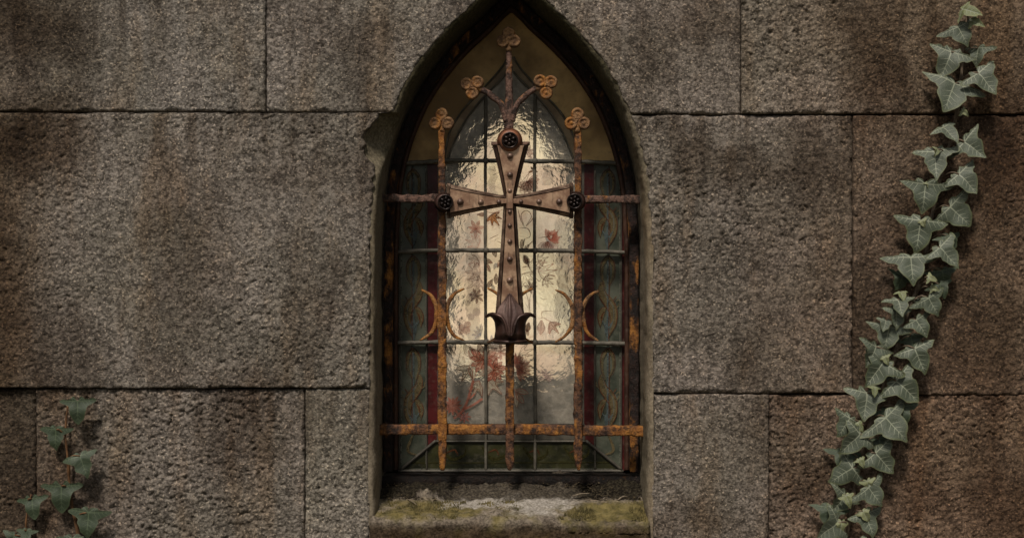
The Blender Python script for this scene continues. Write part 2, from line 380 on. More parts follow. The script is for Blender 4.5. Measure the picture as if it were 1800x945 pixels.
# ------------------------------------------------------------------ opening outline
CX = -.0015
Wt = pchip([-48, -42, -30, -15, 0, 38, 76, 118, 155, 200, 240, 280, 320, 390, 450, 1700],
           [0, 8, 22, 38, 52, 93, 128, 160, 182, 202, 216, 226, 233, 238, 240.5, 241])
def Wz(z): return Wt(472.5 - (np.asarray(z) - ZC) * 1000) / 1000.0     # lip half width at world height z
Z_APEX = ZW(-48, 0)
NOTCH = pchip([197, 200, 208, 221, 242, 255, 272, 288, 305, 322], [0, 29, 31, 37, 42, 37, 31, 17, 9, 0])
def rough_off(z, side):
    py = 472.5 - (np.asarray(z) - ZC) * 1000
    base = np.full(np.shape(z), .008)
    if side < 0:
        base = np.where((py > 197) & (py < 335), np.maximum(base, NOTCH(py) / 1000), base)
    return base
def edge_x(side):
    def f(z):
        z = np.asarray(z, float); jag = (noise3(np.stack([np.zeros_like(z), np.full_like(z, side * 3.), z], 1), .009, 3) - .5) * .006
        py = 472.5 - (z - ZC) * 1000
        nt = (noise3(np.stack([np.zeros_like(z), np.full_like(z, 9.), z], 1), .014, 4) - .5) * .008 * ((py > 200) & (py < 325) & (side < 0))
        return CX + side * (Wz(z) + rough_off(z, side) + jag) - np.where(z > Z_APEX, 0, 0) + nt
    return f

# ------------------------------------------------------------------ the mausoleum wall
maus = empty('mausoleum', 'grey granite mausoleum wall of big rough blocks with a pointed window opening', 'building', (0, 0, 0))
def line_z(x0, z0, x1, z1): return lambda x: z0 + (np.asarray(x) - x0) / (x1 - x0) * (z1 - z0)
def block(xl, xr, zb, zt, seed, rough=1.0, yoff=0.0, tint=(1, 1, 1), step=.0019, gap=.0009, arch=0, gb=None, gt=None, mat=None):
    """one ashlar block; xl/xr numbers or functions of z, zb/zt numbers"""
    gb = gap if gb is None else gb; gt = gap if gt is None else gt
    fl = xl if callable(xl) else (lambda z: np.full(np.shape(z), xl + gap))
    fr = xr if callable(xr) else (lambda z: np.full(np.shape(z), xr - gap))
    z0, z1 = zb + gb, zt - gt
    nz = max(3, int((z1 - z0) / step)); zs = np.linspace(z0, z1, nz)
    L, Rr = fl(zs), fr(zs); nx = max(3, int(np.max(Rr - L) / step))
    u = np.linspace(0, 1, nx)
    X = L[:, None] + (Rr - L)[:, None] * u[None, :]; Z = np.repeat(zs[:, None], nx, 1)
    p = np.stack([X.ravel(), np.zeros(X.size), Z.ravel()], 1)
    n1 = noise3(p, .045, seed); n2 = noise3(p + np.stack([p[:, 2] * .35, p[:, 0] * 0, -p[:, 0] * .35], 1), .0066, seed + 1); n3 = noise3(p + np.stack([-p[:, 2] * .6, p[:, 0] * 0, p[:, 0] * .6], 1), .0041, seed + 2); n4 = noise3(p, .16, seed + 3)
    h = (n1 - .5) * .0030 + (n2 - .5) * .0017 + (n3 - .5) * .0021 - np.clip(n2 * .5 + n3 * .5 - .62, 0, 1) * 0.0
    pit = np.clip(.30 - (n2 * .5 + n3 * .5), 0, 1) * .009 * smooth01(n4 * 2.6 - 1.0)
    h = (h - pit) * rough * (.55 + .9 * n4)
    if seed == 15:      # old mason's crack beside the knocked-off corner
        cr = [(613, 199), (612, 232), (607, 252), (610, 276), (621, 292), (631, 285), (627, 262), (612, 232)]; dd = np.full(len(p), 9.)
        for (a, b), (c, d) in zip(cr[:-1], cr[1:]):
            A = np.array([XW(a, 0), ZW(b, 0)]); Bv = np.array([XW(c, 0), ZW(d, 0)]) - A; q = p[:, [0, 2]] - A
            t_ = np.clip(q @ Bv / (Bv @ Bv), 0, 1); dd = np.minimum(dd, np.linalg.norm(q - t_[:, None] * Bv, axis=1))
        h = h - np.clip(1 - dd / .0026, 0, 1) * .0038 * (.4 + n2)
    dl = (X - L[:, None]).ravel(); dr = (Rr[:, None] - X).ravel(); db = (Z - z0).ravel(); dt = (z1 - Z).ravel()
    dm = np.minimum(np.minimum(dl, dr), np.minimum(db, dt)) + (n2 - .5) * .002
    chip = smooth01((noise3(p, .03, seed + 6) - .55) * 5); bev = np.clip(1 - dm / (.003 + .006 * chip), 0, 1) ** 2 * (.003 + .004 * chip)
    y = yoff - h + bev
    wob = (noise3(p * np.array([1, 1, .2]) + 5, .022, seed + 7) - .5) * .0016 + (noise3(p * np.array([1, 1, .2]), .07, seed + 8) - .5) * .0016
    p[:, 2] += wob * (np.exp(-db / .008) + np.exp(-dt / .008))
    V = np.stack([p[:, 0], y, p[:, 2]], 1)
    idx = np.arange(nx * nz).reshape(nz, nx)
    F = np.stack([idx[:-1, :-1].ravel(), idx[:-1, 1:].ravel(), idx[1:, 1:].ravel(), idx[1:, :-1].ravel()], 1)
    ring = np.concatenate([idx[0, :], idx[1:, -1], idx[-1, -2::-1], idx[-2:0:-1, 0]])
    B = V[ring].copy(); B[:, 1] = .05
    k = len(V); m = len(ring); j = np.arange(m); j2 = (j + 1) % m
    F2 = np.stack([ring[j2], ring[j], k + j, k + j2], 1)
    o = link('stone_block', np.vstack([V, B]), np.vstack([F, F2]), mat or stone, maus)
    o.color = (*tint, 1); return o
eL, eR = edge_x(-1), edge_x(1)
T = lambda a: tuple(a)
zL1, zR1 = ZW(197, 0), ZW(201, 0); zL2, zR2 = ZW(682.5, 0), ZW(692, 0)
zTop, zBot = ZW(-340, 0), ZW(1190, 0)
FAR = .0075
# top course
block(X_(-560), X_(467), zL1, zTop, 11, .9, 0, (1.0, .98, .95), gb=.0010)
block(X_(467), eL, zL1, zTop, 12, .62, .0015, (1.08, 1.04, 1.0), gb=.0010)
block(eR, X_(1303), zR1, zTop, 13, .55, .001, (1.05, .98, .92), gb=.0010)
block(X_(1303), X_(2300), zR1, zTop, 14, 1.15, -.001, (1.16, 1.10, 1.02), gb=.0010)
# middle course
block(X_(-420), eL, zL2, zL1, 15, 1.0, -.002, (1.04, 1.0, .95), gb=.0010, gt=.0012)
block(eR, X_(1500), zR2, zR1, 16, 1.1, .0015, (1.0, .94, .89), gt=.0014)
block(X_(1500), X_(2400), zR2 - .003, zR1, 17, 1.15, .0015, (.92, .83, .75), gt=.0014)
# lower course
block(X_(-500), X_(60), zBot, zL2, 18, 1.25, .010, (.62, .56, .50), gt=.0015)
block(X_(60), X_(535), zBot, zL2, 19, 1.3, .006, (1.0, .95, .90), gt=.0015)
block(X_(535), eL, zBot, zL2, 20, .95, .004, (1.14, 1.10, 1.02), gt=.0015)
block(eR, X_(1353), zBot, zR2, 21, 1.0, .002, (1.02, .96, .90))
block(X_(1353), X_(2350), zBot, zR2 - .0015, 22, 1.35, .004, (1.05, .92, .82))
# the rest of the wall, outside the photograph
block(X_(-2400), X_(-560), zL1, zTop, 31, 1, 0, step=FAR); block(X_(-2400), X_(-420), zL2, zL1, 32, 1, 0, step=FAR); block(X_(-2400), X_(-500), zBot, zL2, 33, 1, .002, step=FAR)
block(X_(2300), X_(4200), zR1, zTop, 34, 1, 0, (.9, .75, .63), step=FAR); block(X_(2400), X_(4200), zR2 - .003, zR1, 35, 1, 0, (.9, .75, .63), step=FAR); block(X_(2350), X_(4200), zBot, zR2, 36, 1, 0, (.9, .75, .63), step=FAR)
for i, (a, b) in enumerate(((-2400, -800), (-800, 300), (300, 1300), (1300, 2500), (2500, 4200))):
    block(X_(a), X_(b), 0, zBot, 40 + i, 1, .003, step=FAR)
for i, (a, b) in enumerate(((-2400, -900), (-900, 150), (150, 900), (900, 1900), (1900, 3000), (3000, 4200))):
    block(X_(a), X_(b), zTop, zTop + .6, 50 + i, 1, 0, step=FAR)
# dark mortar core behind the joints, with the same opening
def half_sheet(fl, fr, zs, y):
    V = []; 
    for z, a, b in zip(zs, fl(zs), fr(zs)): V += [(a, y, z), (b, y, z)]
    return V, [(2 * i, 2 * i + 1, 2 * i + 3, 2 * i + 2) for i in range(len(zs) - 1)]
mb = MB(); zs = np.linspace(.02, zTop + .55, 260); kk = lambda v: (lambda z: np.full(np.shape(z), v))
oL = lambda z: CX - Wz(z) - rough_off(z, -1) - .006; oR = lambda z: CX + Wz(z) + rough_off(z, 1) + .006
mb.add(*half_sheet(kk(X_(-2350)), oL, zs, .022)); mb.add(*half_sheet(oR, kk(X_(4150)), zs, .022))
zs2 = np.array([zs[i] for i in range(len(zs)) if zs[i] > Z_APEX - .02]); 
mb.build('mortar_core', mortar, maus, False)
# window reveal: dressed lining that follows the pointed opening, with the knocked-off corner on the left
zl = np.concatenate([np.linspace(ZW(1000, 0), ZW(345, 0), 120), np.linspace(ZW(344, 0), ZW(196, 0), 110), np.linspace(ZW(195, 0), Z_APEX, 110)])
def reveal_side(side):
    V = []; nS = 0
    for z in zl:
        wz = float(Wz(z)); o = float(rough_off(np.array([z]), side)[0]) + .002; py = 472.5 - (z - ZC) * 1000
        deep = max(0, min(1, (o - .012) / .03))
        sec = [(o, .0035 + .004 * deep), (.75 * o, .004 + .016 * deep), (.5 * o, .005 + .027 * deep), (.25 * o, .0065 + .036 * deep), (.0, .012 + .040 * deep), (-.0015, .022 + .036 * deep), (-.0015, .065), (-.001, .09), (-.001, .12), (0, .15), (0, .18), (0, .22)]
        nS = len(sec)
        for a, y in sec: V.append((CX + side * max(0.0005, wz + a), y, z))
    V = np.array(V); nz = (noise3(V, .02, 8) - .5) * .004 + (noise3(V, .006, 9) - .5) * .0016
    V[:, 0] += nz; V[:, 1] += nz * .6 * (V[:, 1] < .07)
    f = grid_faces(nS, len(zl))
    if side > 0: f = [q[::-1] for q in f]
    return V, f
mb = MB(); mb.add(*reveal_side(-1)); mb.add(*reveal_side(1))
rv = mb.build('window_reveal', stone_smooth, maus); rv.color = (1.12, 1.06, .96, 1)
# shelf of stone above the knocked-off corner
mb = MB(); V = [(-.245, .004, zL1 + .001), (-.195, .004, zL1 + .001), (-.195, .16, zL1 + .001), (-.245, .16, zL1 + .001)]
# sill
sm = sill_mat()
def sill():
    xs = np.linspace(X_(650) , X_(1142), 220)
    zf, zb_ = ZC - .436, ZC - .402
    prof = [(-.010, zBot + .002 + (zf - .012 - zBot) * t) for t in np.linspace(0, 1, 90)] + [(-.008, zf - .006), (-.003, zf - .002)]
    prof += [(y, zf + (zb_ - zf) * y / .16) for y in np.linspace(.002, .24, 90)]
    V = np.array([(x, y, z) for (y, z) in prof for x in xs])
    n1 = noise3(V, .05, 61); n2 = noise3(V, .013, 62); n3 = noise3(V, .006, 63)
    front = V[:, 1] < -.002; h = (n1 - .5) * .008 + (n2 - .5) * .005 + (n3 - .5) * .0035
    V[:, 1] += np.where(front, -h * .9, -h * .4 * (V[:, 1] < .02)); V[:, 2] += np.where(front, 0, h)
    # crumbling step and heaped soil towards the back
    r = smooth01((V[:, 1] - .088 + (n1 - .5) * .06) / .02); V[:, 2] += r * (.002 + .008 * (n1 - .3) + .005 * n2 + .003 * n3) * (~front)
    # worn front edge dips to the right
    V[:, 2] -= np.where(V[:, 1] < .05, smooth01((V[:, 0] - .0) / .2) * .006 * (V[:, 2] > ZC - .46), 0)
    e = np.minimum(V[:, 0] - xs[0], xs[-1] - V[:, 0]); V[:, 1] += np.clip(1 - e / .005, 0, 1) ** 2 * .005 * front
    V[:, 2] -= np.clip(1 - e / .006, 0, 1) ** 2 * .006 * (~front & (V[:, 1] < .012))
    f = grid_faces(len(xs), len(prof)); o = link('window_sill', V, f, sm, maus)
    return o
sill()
def sill_z(x, y): return ZC - .436 + .034 * y / .16
# chamber behind the window
def quad_box(mb, x0, x1, y0, y1, z0, z1):
    v = [(x, y, z) for x in (x0, x1) for y in (y0, y1) for z in (z0, z1)]
    mb.add(v, [(0, 1, 3, 2), (4, 6, 7, 5), (0, 4, 5, 1), (2, 3, 7, 6), (0, 2, 6, 4), (1, 5, 7, 3)])
mb = MB(); quad_box(mb, -2.38, -1.1, .23, 2.6, 0.003, 2.85); mb.build('side_wall', stone, maus, False); mb = MB(); quad_box(mb, 1.1, 3.2, .23, 2.6, 0.003, 2.85); mb.build('side_wall', stone, maus, False)
mb = MB(); quad_box(mb, -2.42, 3.24, .2, 2.9, 2.853, 3.0); mb.build('roof', stone, maus, False)
mb = MB(); quad_box(mb, -1.099, 1.099, .24, 2.59, 0.02, .3); mb.build('chamber_floor', plaster, maus, False)
RY = 2.55; KR = 1.866     # the pane's refraction draws the far window a little closer
def rw(z):
    py = (472.5 - (np.asarray(z) - ZC) / KR * 1000)
    return np.interp(py, [205, 222, 255, 300, 355, 655], [0, 22, 52, 82, 100, 104]) / 1000 * KR
RCX = .004; zr0, zr1 = ZC + (472.5 - 652) / 1000 * KR, ZC + (472.5 - 205) / 1000 * KR
mb = MB(); zs = np.linspace(zr0, zr1, 60)
mb.add(*half_sheet(kk(-1.1), lambda z: RCX - rw(z), zs, RY)); mb.add(*half_sheet(lambda z: RCX + rw(z), kk(1.1), zs, RY))
mb.add([(-1.1, RY, .3), (1.1, RY, .3), (1.1, RY, zr0), (-1.1, RY, zr0)], [(0, 1, 2, 3)])
mb.add([(-1.1, RY, zr1), (1.1, RY, zr1), (1.1, RY, 2.853), (-1.1, RY, 2.853)], [(0, 1, 2, 3)])
mb.build('rear_wall', plaster, maus, False)
lt = NT('glowing_rear_pane'); lp = lt.pos()  # pane glows in place of daylight through the unseen far window
em = lt.n('Emission', {'Color': lt.mix((1, .80, .62), (1, .92, .78), lt.ramp(lt.noise(lp, 5, 3, .5), .35, .65)), 'Strength': lt.math('ADD', .85, lt.math('MULTIPLY', lt.ramp(lt.noise(lp, 3.2, 3, .5), .3, .7), 1.0))})
lt.t.links.new(em, lt.out.inputs[0])
mb = MB(); mb.add(*half_sheet(lambda z: RCX - rw(z) - .01, lambda z: RCX + rw(z) + .01, zs, RY + .02)); mb.build('rear_window', lt.mat, maus, False)

# ------------------------------------------------------------------ stained glass window
win = empty('stained_glass_window', 'pointed stained glass window with pale floral centre and dark green borders', 'window', (0, .19, ZC - .4))
def wobj(mb, name, mats, smooth=True, par=None):
    par = par or win; v = np.array(mb.v)
    mb.v = [tuple(q) for q in (v - np.array(par_loc(par)))]; return mb.build(name, mats, par, smooth)
def par_loc(o):
    l = np.zeros(3)
    while o: l = l + np.array(o.location); o = o.parent
    return l
G = .19
def lip_path(off, zb, n=260, d=0):
    """opening outline moved inwards by off, from bottom left over the apex to bottom right"""
    zz = np.linspace(zb, Z_APEX, n); s = np.linspace(0, 1, n) ** .6
    zz = zb + (Z_APEX - zb) * s
    L = np.stack([CX - Wz(zz), zz], 1); t = np.gradient(L, axis=0); t /= np.linalg.norm(t, axis=1)[:, None] + 1e-9
    L = L + np.stack([t[:, 1], -t[:, 0]], 1) * off
    L = L[L[:, 0] < CX - .0005]; 
    L = L[L[:, 1] >= zb - 1e-6]
    Rr = L[::-1].copy(); Rr[:, 0] = 2 * CX - Rr[:, 0]
    return np.vstack([L, Rr])
ZB = ZC - .41
def ring(off0, off1, y0, y1, zb, mat, name, amp=.002, seed=0, nsub=4):
    a, b = lip_path(off0, zb), lip_path(off1, zb); n = 420
    def rs(p):
        s = np.concatenate([[0], np.cumsum(np.linalg.norm(np.diff(p, axis=0), axis=1))]); q = np.linspace(0, s[-1], n)
        return np.stack([np.interp(q, s, p[:, 0]), np.interp(q, s, p[:, 1])], 1)
    a, b = rs(a), rs(b); V = []
    secs = [(0, y1), (0, y0)] + [(k / nsub, y0) for k in range(1, nsub)] + [(1, y0), (1, y1)]
    for i in range(n):
        for (k, y) in secs: q = a[i] * (1 - k) + b[i] * k; V.append((q[0], y, q[1]))
    V = np.array(V)
    if amp:
        nz = (noise3(V, .011, seed) + .7 * noise3(V, .0045, seed + 1) - .85) * amp; V[:, 1] += nz; V[:, 0] += nz * .5
    f = [q[::-1] for q in grid_faces(len(secs), n)]
    m = MB(); m.add(V, f); return wobj(m, name, mat)
ring(.0035, .0195, .140, .19, ZB, rust_black, 'iron_frame', .0035, 70)
ring(.020, .0265, .165, .20, ZB, g_strip, 'inner_frame', .0015, 75, 2)
# bottom rail
mb = MB(); sweep(mb, [P(664, 842, .165), P(1134, 842, .165)], .010, .022, 12, 1, .004, seed=77); wobj(mb, 'bottom_rail', rust_rail)
def win_half(px_out_left=None):
    pass
fo = lambda z: Wz(z) - .024
def sheet(name, xl, xr, z0, z1, mat, y=G, nz=40, par=None):
    zs = np.linspace(z0, z1, nz); m = MB(); m.add(*half_sheet(xl, xr, zs, y)); return wobj(m, name, mat, True, par)
cz = lambda px: kk(XW(px, G))
# band outlines (photo columns at glass depth)
zg = lambda py: ZW(py, G)
pyg = lambda z: 472.5 - (np.asarray(z) - ZC) * 1000 / ((D + G) / D)
inL = pchip([122, 133, 172, 208, 240, 277, 300], [895, 887, 849, 821, 803, 788, 784]); outL = pchip([96, 113, 154, 204, 240, 290], [895, 886, 851, 806, 788, 779])
inR = lambda py: 1793 - inL(py) + 2; outR = lambda py: 1793 - outL(py) + 3
f_ = lambda fn: (lambda z: XW(fn(pyg(z)), G))
# centre light: lower rectangle, upper pointed head
mb = MB(); rg = random.Random(3)
def pane(fl, fr, z0, z1, n):
    zs = np.linspace(z0, z1, n); v, f = half_sheet(fl, fr, zs, G); v = np.array(v, float); c = v.mean(0); tx, tz = rg.uniform(-.012, .012), rg.uniform(-.012, .012)
    v[:, 1] += (v[:, 0] - c[0]) * tx + (v[:, 2] - c[2]) * tz + .001; mb.add(v, f)
cols = [780, 854, 940.5, 1014]
for (a, b) in ((746, 601), (601, 440.5), (440.5, 283.5)):
    for x0, x1 in zip(cols[:-1], cols[1:]): pane(cz(x0), cz(x1), zg(a), zg(b), 3)
hL, hR = f_(inL), f_(inR)
for x0, x1 in zip(cols[:-1], cols[1:]):
    fl = (lambda x0: (lambda z: np.minimum(np.maximum(hL(z), XW(x0, G)), np.maximum(hR(z), hL(z)))))(x0); fr = (lambda x0, x1: (lambda z: np.maximum(np.minimum(hR(z), XW(x1, G)), np.maximum(hL(z), np.minimum(hR(z), XW(x0, G))))))(x0, x1)
    pane(fl, fr, zg(283.5), zg({780: 165, 854: 124, 940.5: 165}[x0]), 50)
wobj(mb, 'centre_glass', g_center)
sheet('band_glass', f_(outL), f_(inL), zg(290), zg(100), g_band, G - .001, 50); sheet('band_glass', f_(inR), f_(outR), zg(290), zg(100), g_band, G - .001, 50)
loL = lambda z: np.minimum(CX - fo(z), CX); loR = lambda z: np.maximum(CX + fo(z), CX)
sheet('spandrel_glass', loL, lambda z: np.where(z > zg(112), CX + .0002, np.maximum(f_(outL)(z), loL(z))), zg(289), zg(2), g_gold, G + .0005, 80); sheet('spandrel_glass', lambda z: np.where(z > zg(112), CX - .0002, np.minimum(f_(outR)(z), loR(z))), loR, zg(289), zg(2), g_gold, G, 80)
lowL = pchip([287, 345, 440, 830], [708, 700, 696, 693]); 
for (a, b, mt, nm) in ((690, 700, g_red, 'red_strip'), (700, 751, g_teal, 'border_glass'), (751, 769, g_red, 'red_strip'), (769, 781, darklead, 'lead_strip')):
    zt_ = 288
    fa = (lambda a: (lambda z: np.maximum(XW(a, G), CX - fo(z))))(a); fb = (lambda a: (lambda z: np.maximum(XW(a, G), CX - fo(z))))(b)
    sheet(nm, fa, fb, zg(826), zg(zt_), mt)
for (a, b, mt, nm) in ((1013, 1027, darklead, 'lead_strip'), (1027, 1044, g_red, 'red_strip'), (1044, 1093, g_teal, 'border_glass'), (1093, 1104, g_red, 'red_strip')):
    fa = (lambda a: (lambda z: np.minimum(XW(a, G), CX + fo(z))))(a); fb = (lambda a: (lambda z: np.minimum(XW(a, G), CX + fo(z))))(b)
    sheet(nm, fa, fb, zg(826), zg(288), mt)
sheet('bottom_glass', lambda z: XW(np.interp(pyg(z), [772, 826], [766, 704]), G), lambda z: XW(np.interp(pyg(z), [772, 826], [1030, 1093]), G), zg(826), zg(772), g_bottom, G - .0012, 8)
sheet('lead_strip', cz(768), cz(1028), zg(772), zg(744), darklead, G - .0006, 4)
# lead cames and saddle bars
mb = MB()
for px in (854, 940.5):
    sweep(mb, [P(px, 168, G - .003), P(px - 1, 400, G - .003), P(px + .5, 745, G - .003)], .0032, .004, 8, 0, .0008, .006, 3)
    sweep(mb, [P(px, 745, G - .003), P(px, 828, G - .003)], .0028, .003, 8, 0, .0008, .006, 3)
for a, b in ((inL, -1), (outL, -1), (inR, 1), (outR, 1)):
    ys = np.linspace(285, 126 if a in (inL, inR) else 100, 24); sweep(mb, [P(float(a(y)), y, G - .003) for y in ys], .0019, .003, 8, 0, .0008, .006, 4)
wobj(mb, 'lead_came', lead); mb = MB()
for px in (702, 750, 1046, 1092): sweep(mb, [P(px, 826, G - .002), P(px, 300, G - .002)], .0018, .0025, 8, 0, .0006, .006, 4)
for x0, x1 in ((704, 766), (1093, 1030)): sweep(mb, [P(x0, 825, G - .003), P(x1, 774, G - .003)], .003, .0035, 8, 0, .0008, .006, 5)
sweep(mb, [P(700, 827, G - .003), P(1096, 827, G - .003)], .003, .0035, 8, 0, .0008, .006, 5)
sweep(mb, [P(766, 775, G - .003), P(1030, 775, G - .003)], .0022, .003, 8, 0, .0008, .006, 5)
wobj(mb, 'lead_came', darklead)
for pts in ([(696, 288), (760, 284), (785, 282), (900, 283), (1008, 284), (1040, 285), (1100, 288)], [(692, 443), (770, 440), (900, 440), (1010, 441), (1108, 444)], [(688, 603), (770, 601), (900, 601), (1010, 602), (1108, 604)]):
    mb = MB(); sweep(mb, [P(x, y, G - .010) for x, y in pts], .0042, .0045, 10, 0, .0018, .005, 6)
    for px in (854, 940.5): lathe_y(mb, XW(px, G - .01), ZW(np.interp(px, *zip(*pts)), G - .01), [(.0001, G - .0165), (.004, G - .016), (.006, G - .014), (.006, G - .006)], 14)
    wobj(mb, 'saddle_bar', lead)

# painted ornament on the glass -------------------------------------------------
class Paint(MB):
    def __init__(s): super().__init__(); s.k = 0
    def pt(s, x, y, lift): return P(x, y, G - .0016 - lift)
    def lay(s): s.k += 1; return (s.k % 120) * .000012
    def poly(s, pts, c):
        l = s.lay(); n = len(pts); cx = sum(p[0] for p in pts) / n; cy = sum(p[1] for p in pts) / n
        v = [s.pt(cx, cy, l)] + [s.pt(x, y, l) for x, y in pts]
        s.add(v, [(0, 1 + i, 1 + (i + 1) % n) for i in range(n)], PK.index(c))
    def line(s, pts, wd, c, taper=True):
        l = s.lay() + .0002; p = resample([(x, 0, y) for x, y in pts], 2.0)[:, [0, 2]]; t = np.gradient(p, axis=0); t /= np.linalg.norm(t, axis=1)[:, None] + 1e-9
        n = len(p); V = []
        for i in range(n):
            w_ = wd * (.35 + .65 * math.sin(math.pi * min(1, max(0, i / (n - 1))))) / 2 if taper else wd / 2
            V += [s.pt(p[i][0] - t[i][1] * w_, p[i][1] + t[i][0] * w_, l), s.pt(p[i][0] + t[i][1] * w_, p[i][1] - t[i][0] * w_, l)]
        s.add(V, [(2 * i, 2 * i + 1, 2 * i + 3, 2 * i + 2) for i in range(n - 1)], PK.index(c))
    def petal(s, x, y, ln, wd, ang, c, outline=None, lw=1.2):
        a = R(ang); dx, dy = math.sin(a), math.cos(a); pts = []
        prof = [(0, .12), (.25, .6), (.5, 1), (.75, .75), (.9, .35), (1, 0)]
        for t, q in prof: pts.append((x + dx * ln * t + dy * wd / 2 * q, y + dy * ln * t - dx * wd / 2 * q))
        for t, q in prof[::-1][1:]: pts.append((x + dx * ln * t - dy * wd / 2 * q, y + dy * ln * t + dx * wd / 2 * q))
        s.poly(pts, c)
        if outline:
            s.line(pts[:6], lw, outline); s.line(pts[5:], lw, outline); s.line([(x, y), (x + dx * ln * .7, y + dy * ln * .7)], lw * .8, outline)
    def flower(s, x, y, r, n, c, c2=None, a0=0, a1=360, wd=.34):
        for i in range(n):
            a = a0 + (a1 - a0) * i / max(1, n - (a1 - a0 < 360)); q = r * random.uniform(.78, 1.1)
            s.petal(x, y, q, q * wd, a, c, c2, .9)
    def leaf(s, x, y, r, ang, c='cream', o='line', lobes=(-70, -32, 0, 32, 70)):
        pts = []
        for i, la in enumerate(lobes):
            q = r * (1 - .0052 * abs(la)); a = R(ang + la)
            am = R(ang + la - 15); pts.append((x + math.sin(am) * q * .5, y + math.cos(am) * q * .5)); pts.append((x + math.sin(a) * q, y + math.cos(a) * q))
            ap = R(ang + la + 15)
            if i == len(lobes) - 1: pts.append((x + math.sin(ap) * q * .5, y + math.cos(ap) * q * .5))
        if c: s.poly([(x, y)] + pts, c)
        s.line([(x, y)] + pts, 1.3, o, False); s.line(pts[::-1][:1] + [(x, y)], 1.3, o, False)
        for la in lobes:
            a = R(ang + la); s.line([(x, y), (x + math.sin(a) * r * .6, y + math.cos(a) * r * .6)], .9, o)
p = Paint()
# purple-grey ghost columns where the colour has run
for (x, y0, y1, ww, c) in ((832, 375, 600, 22, 'grey'), (990, 385, 560, 24, 'grey'), (866, 292, 350, 14, 'grey'), (962, 290, 330, 16, 'grey')):
    L_, R_ = [], []
    for y in range(y0, y1, 6): L_.append((x - ww / 2 + random.uniform(-4, 4), y)); R_.append((x + ww / 2 + random.uniform(-4, 4), y))
    l = p.lay(); V = [p.pt(*q, l) for ab in zip(L_, R_) for q in ab]; p.add(V, [(2 * i, 2 * i + 1, 2 * i + 3, 2 * i + 2) for i in range(len(L_) - 1)], PK.index(c))
# upper sprays beside the cross
p.flower(928, 318, 22, 9, 'pink', 'line', -60, 120, .4); p.leaf(915, 330, 30, 150, None); p.flower(938, 300, 10, 5, 'orange', 'rusty')

p.leaf(880, 300, 24, 230, None, 'mauve'); p.leaf(925, 270, 20, 120, 'pink', 'mauve')
# orange leaf left of the shaft
p.leaf(864, 377, 24, 35, 'orange', 'rusty'); p.petal(838, 377, 18, 7, 90, 'rusty', 'line'); p.line([(852, 372), (868, 374), (884, 368)], 2, 'line')
# outlined tendrils right of the shaft
for pts in ([(910, 366), (915, 385), (922, 400)], [(922, 398), (916, 378), (926, 370), (934, 380), (924, 398)], [(924, 398), (936, 385), (940, 372)], [(912, 400), (928, 402), (932, 415), (922, 420)], [(917, 432), (922, 420), (918, 440)], [(922, 438), (936, 424), (940, 420)], [(874, 424), (884, 427), (886, 420)], [(946, 418), (960, 416), (975, 412)], [(860, 420), (876, 412)]):
    p.line(pts, 1.6, 'rusty')
p.petal(917, 440, 20, 7, 178, 'pink', 'rusty'); p.petal(921, 440, 14, 6, 140, 'pink', 'rusty')
# small red and grey bloom at the right
p.leaf(842, 430, 26, 250, None, 'pink'); p.flower(836, 402, 15, 7, 'pink', 'red'); p.flower(934, 505, 13, 7, 'pink', 'red'); p.flower(838, 520, 14, 7, 'red', 'pink'); p.flower(966, 422, 20, 9, 'red', None, 75, 200, .42); p.flower(963, 424, 22, 8, 'mauve', 'line', -60, 55, .36); p.poly([(958, 418), (966, 414), (970, 423), (963, 428)], 'blue')
p.line([(970, 420), (982, 404)], 3, 'red')
# red bloom under the first saddle bar
for (x, y, a, q) in ((872, 452, 200, 16), (866, 462, 250, 16), (874, 470, 150, 18), (862, 478, 210, 18), (876, 486, 60, 16), (866, 490, 330, 18), (872, 480, 0, 20)): p.petal(x, y, q, 8, a, 'red', 'rusty')
p.petal(868, 474, 14, 7, 160, 'blue'); p.petal(864, 498, 16, 7, 20, 'blue')
p.leaf(844, 478, 28, 270, None, 'pink'); p.leaf(840, 455, 20, 300, None, 'line'); p.leaf(846, 492, 30, 300, None, 'pink')
p.petal(930, 468, 22, 9, 200, 'rusty', 'line'); p.line([(918, 470), (926, 468), (934, 471)], 2.4, 'red'); p.petal(920, 448, 18, 8, 20, 'red', 'rusty')
# outlined maple leaves across the right lights
p.leaf(922, 480, 32, 20, None, 'red'); p.leaf(946, 477, 34, 95, None, 'red', (-50, -20, 0, 22, 55)); p.leaf(930, 470, 26, 120, None, 'red'); p.leaf(956, 490, 20, 60, None, 'red')
p.leaf(946, 458, 20, 110, None, 'pink')
# rose hips and clusters low left
for (x, y, r_) in ((812, 575, 6), (822, 570, 6), (820, 580, 7), (810, 583, 5), (826, 525, 7), (832, 518, 6), (822, 532, 5), (838, 548, 7), (828, 556, 6)):
    p.poly([(x + r_ * math.cos(k), y + r_ * math.sin(k)) for k in np.linspace(0, 6.28, 10)[:-1]], 'mauve' if y < 560 else 'pink'); p.line([(x + r_ * math.cos(k), y + r_ * math.sin(k)) for k in np.linspace(0, 5, 8)], .9, 'mauve')
p.flower(846, 588, 18, 5, 'mauve', 'blue', 180, 300, .25)
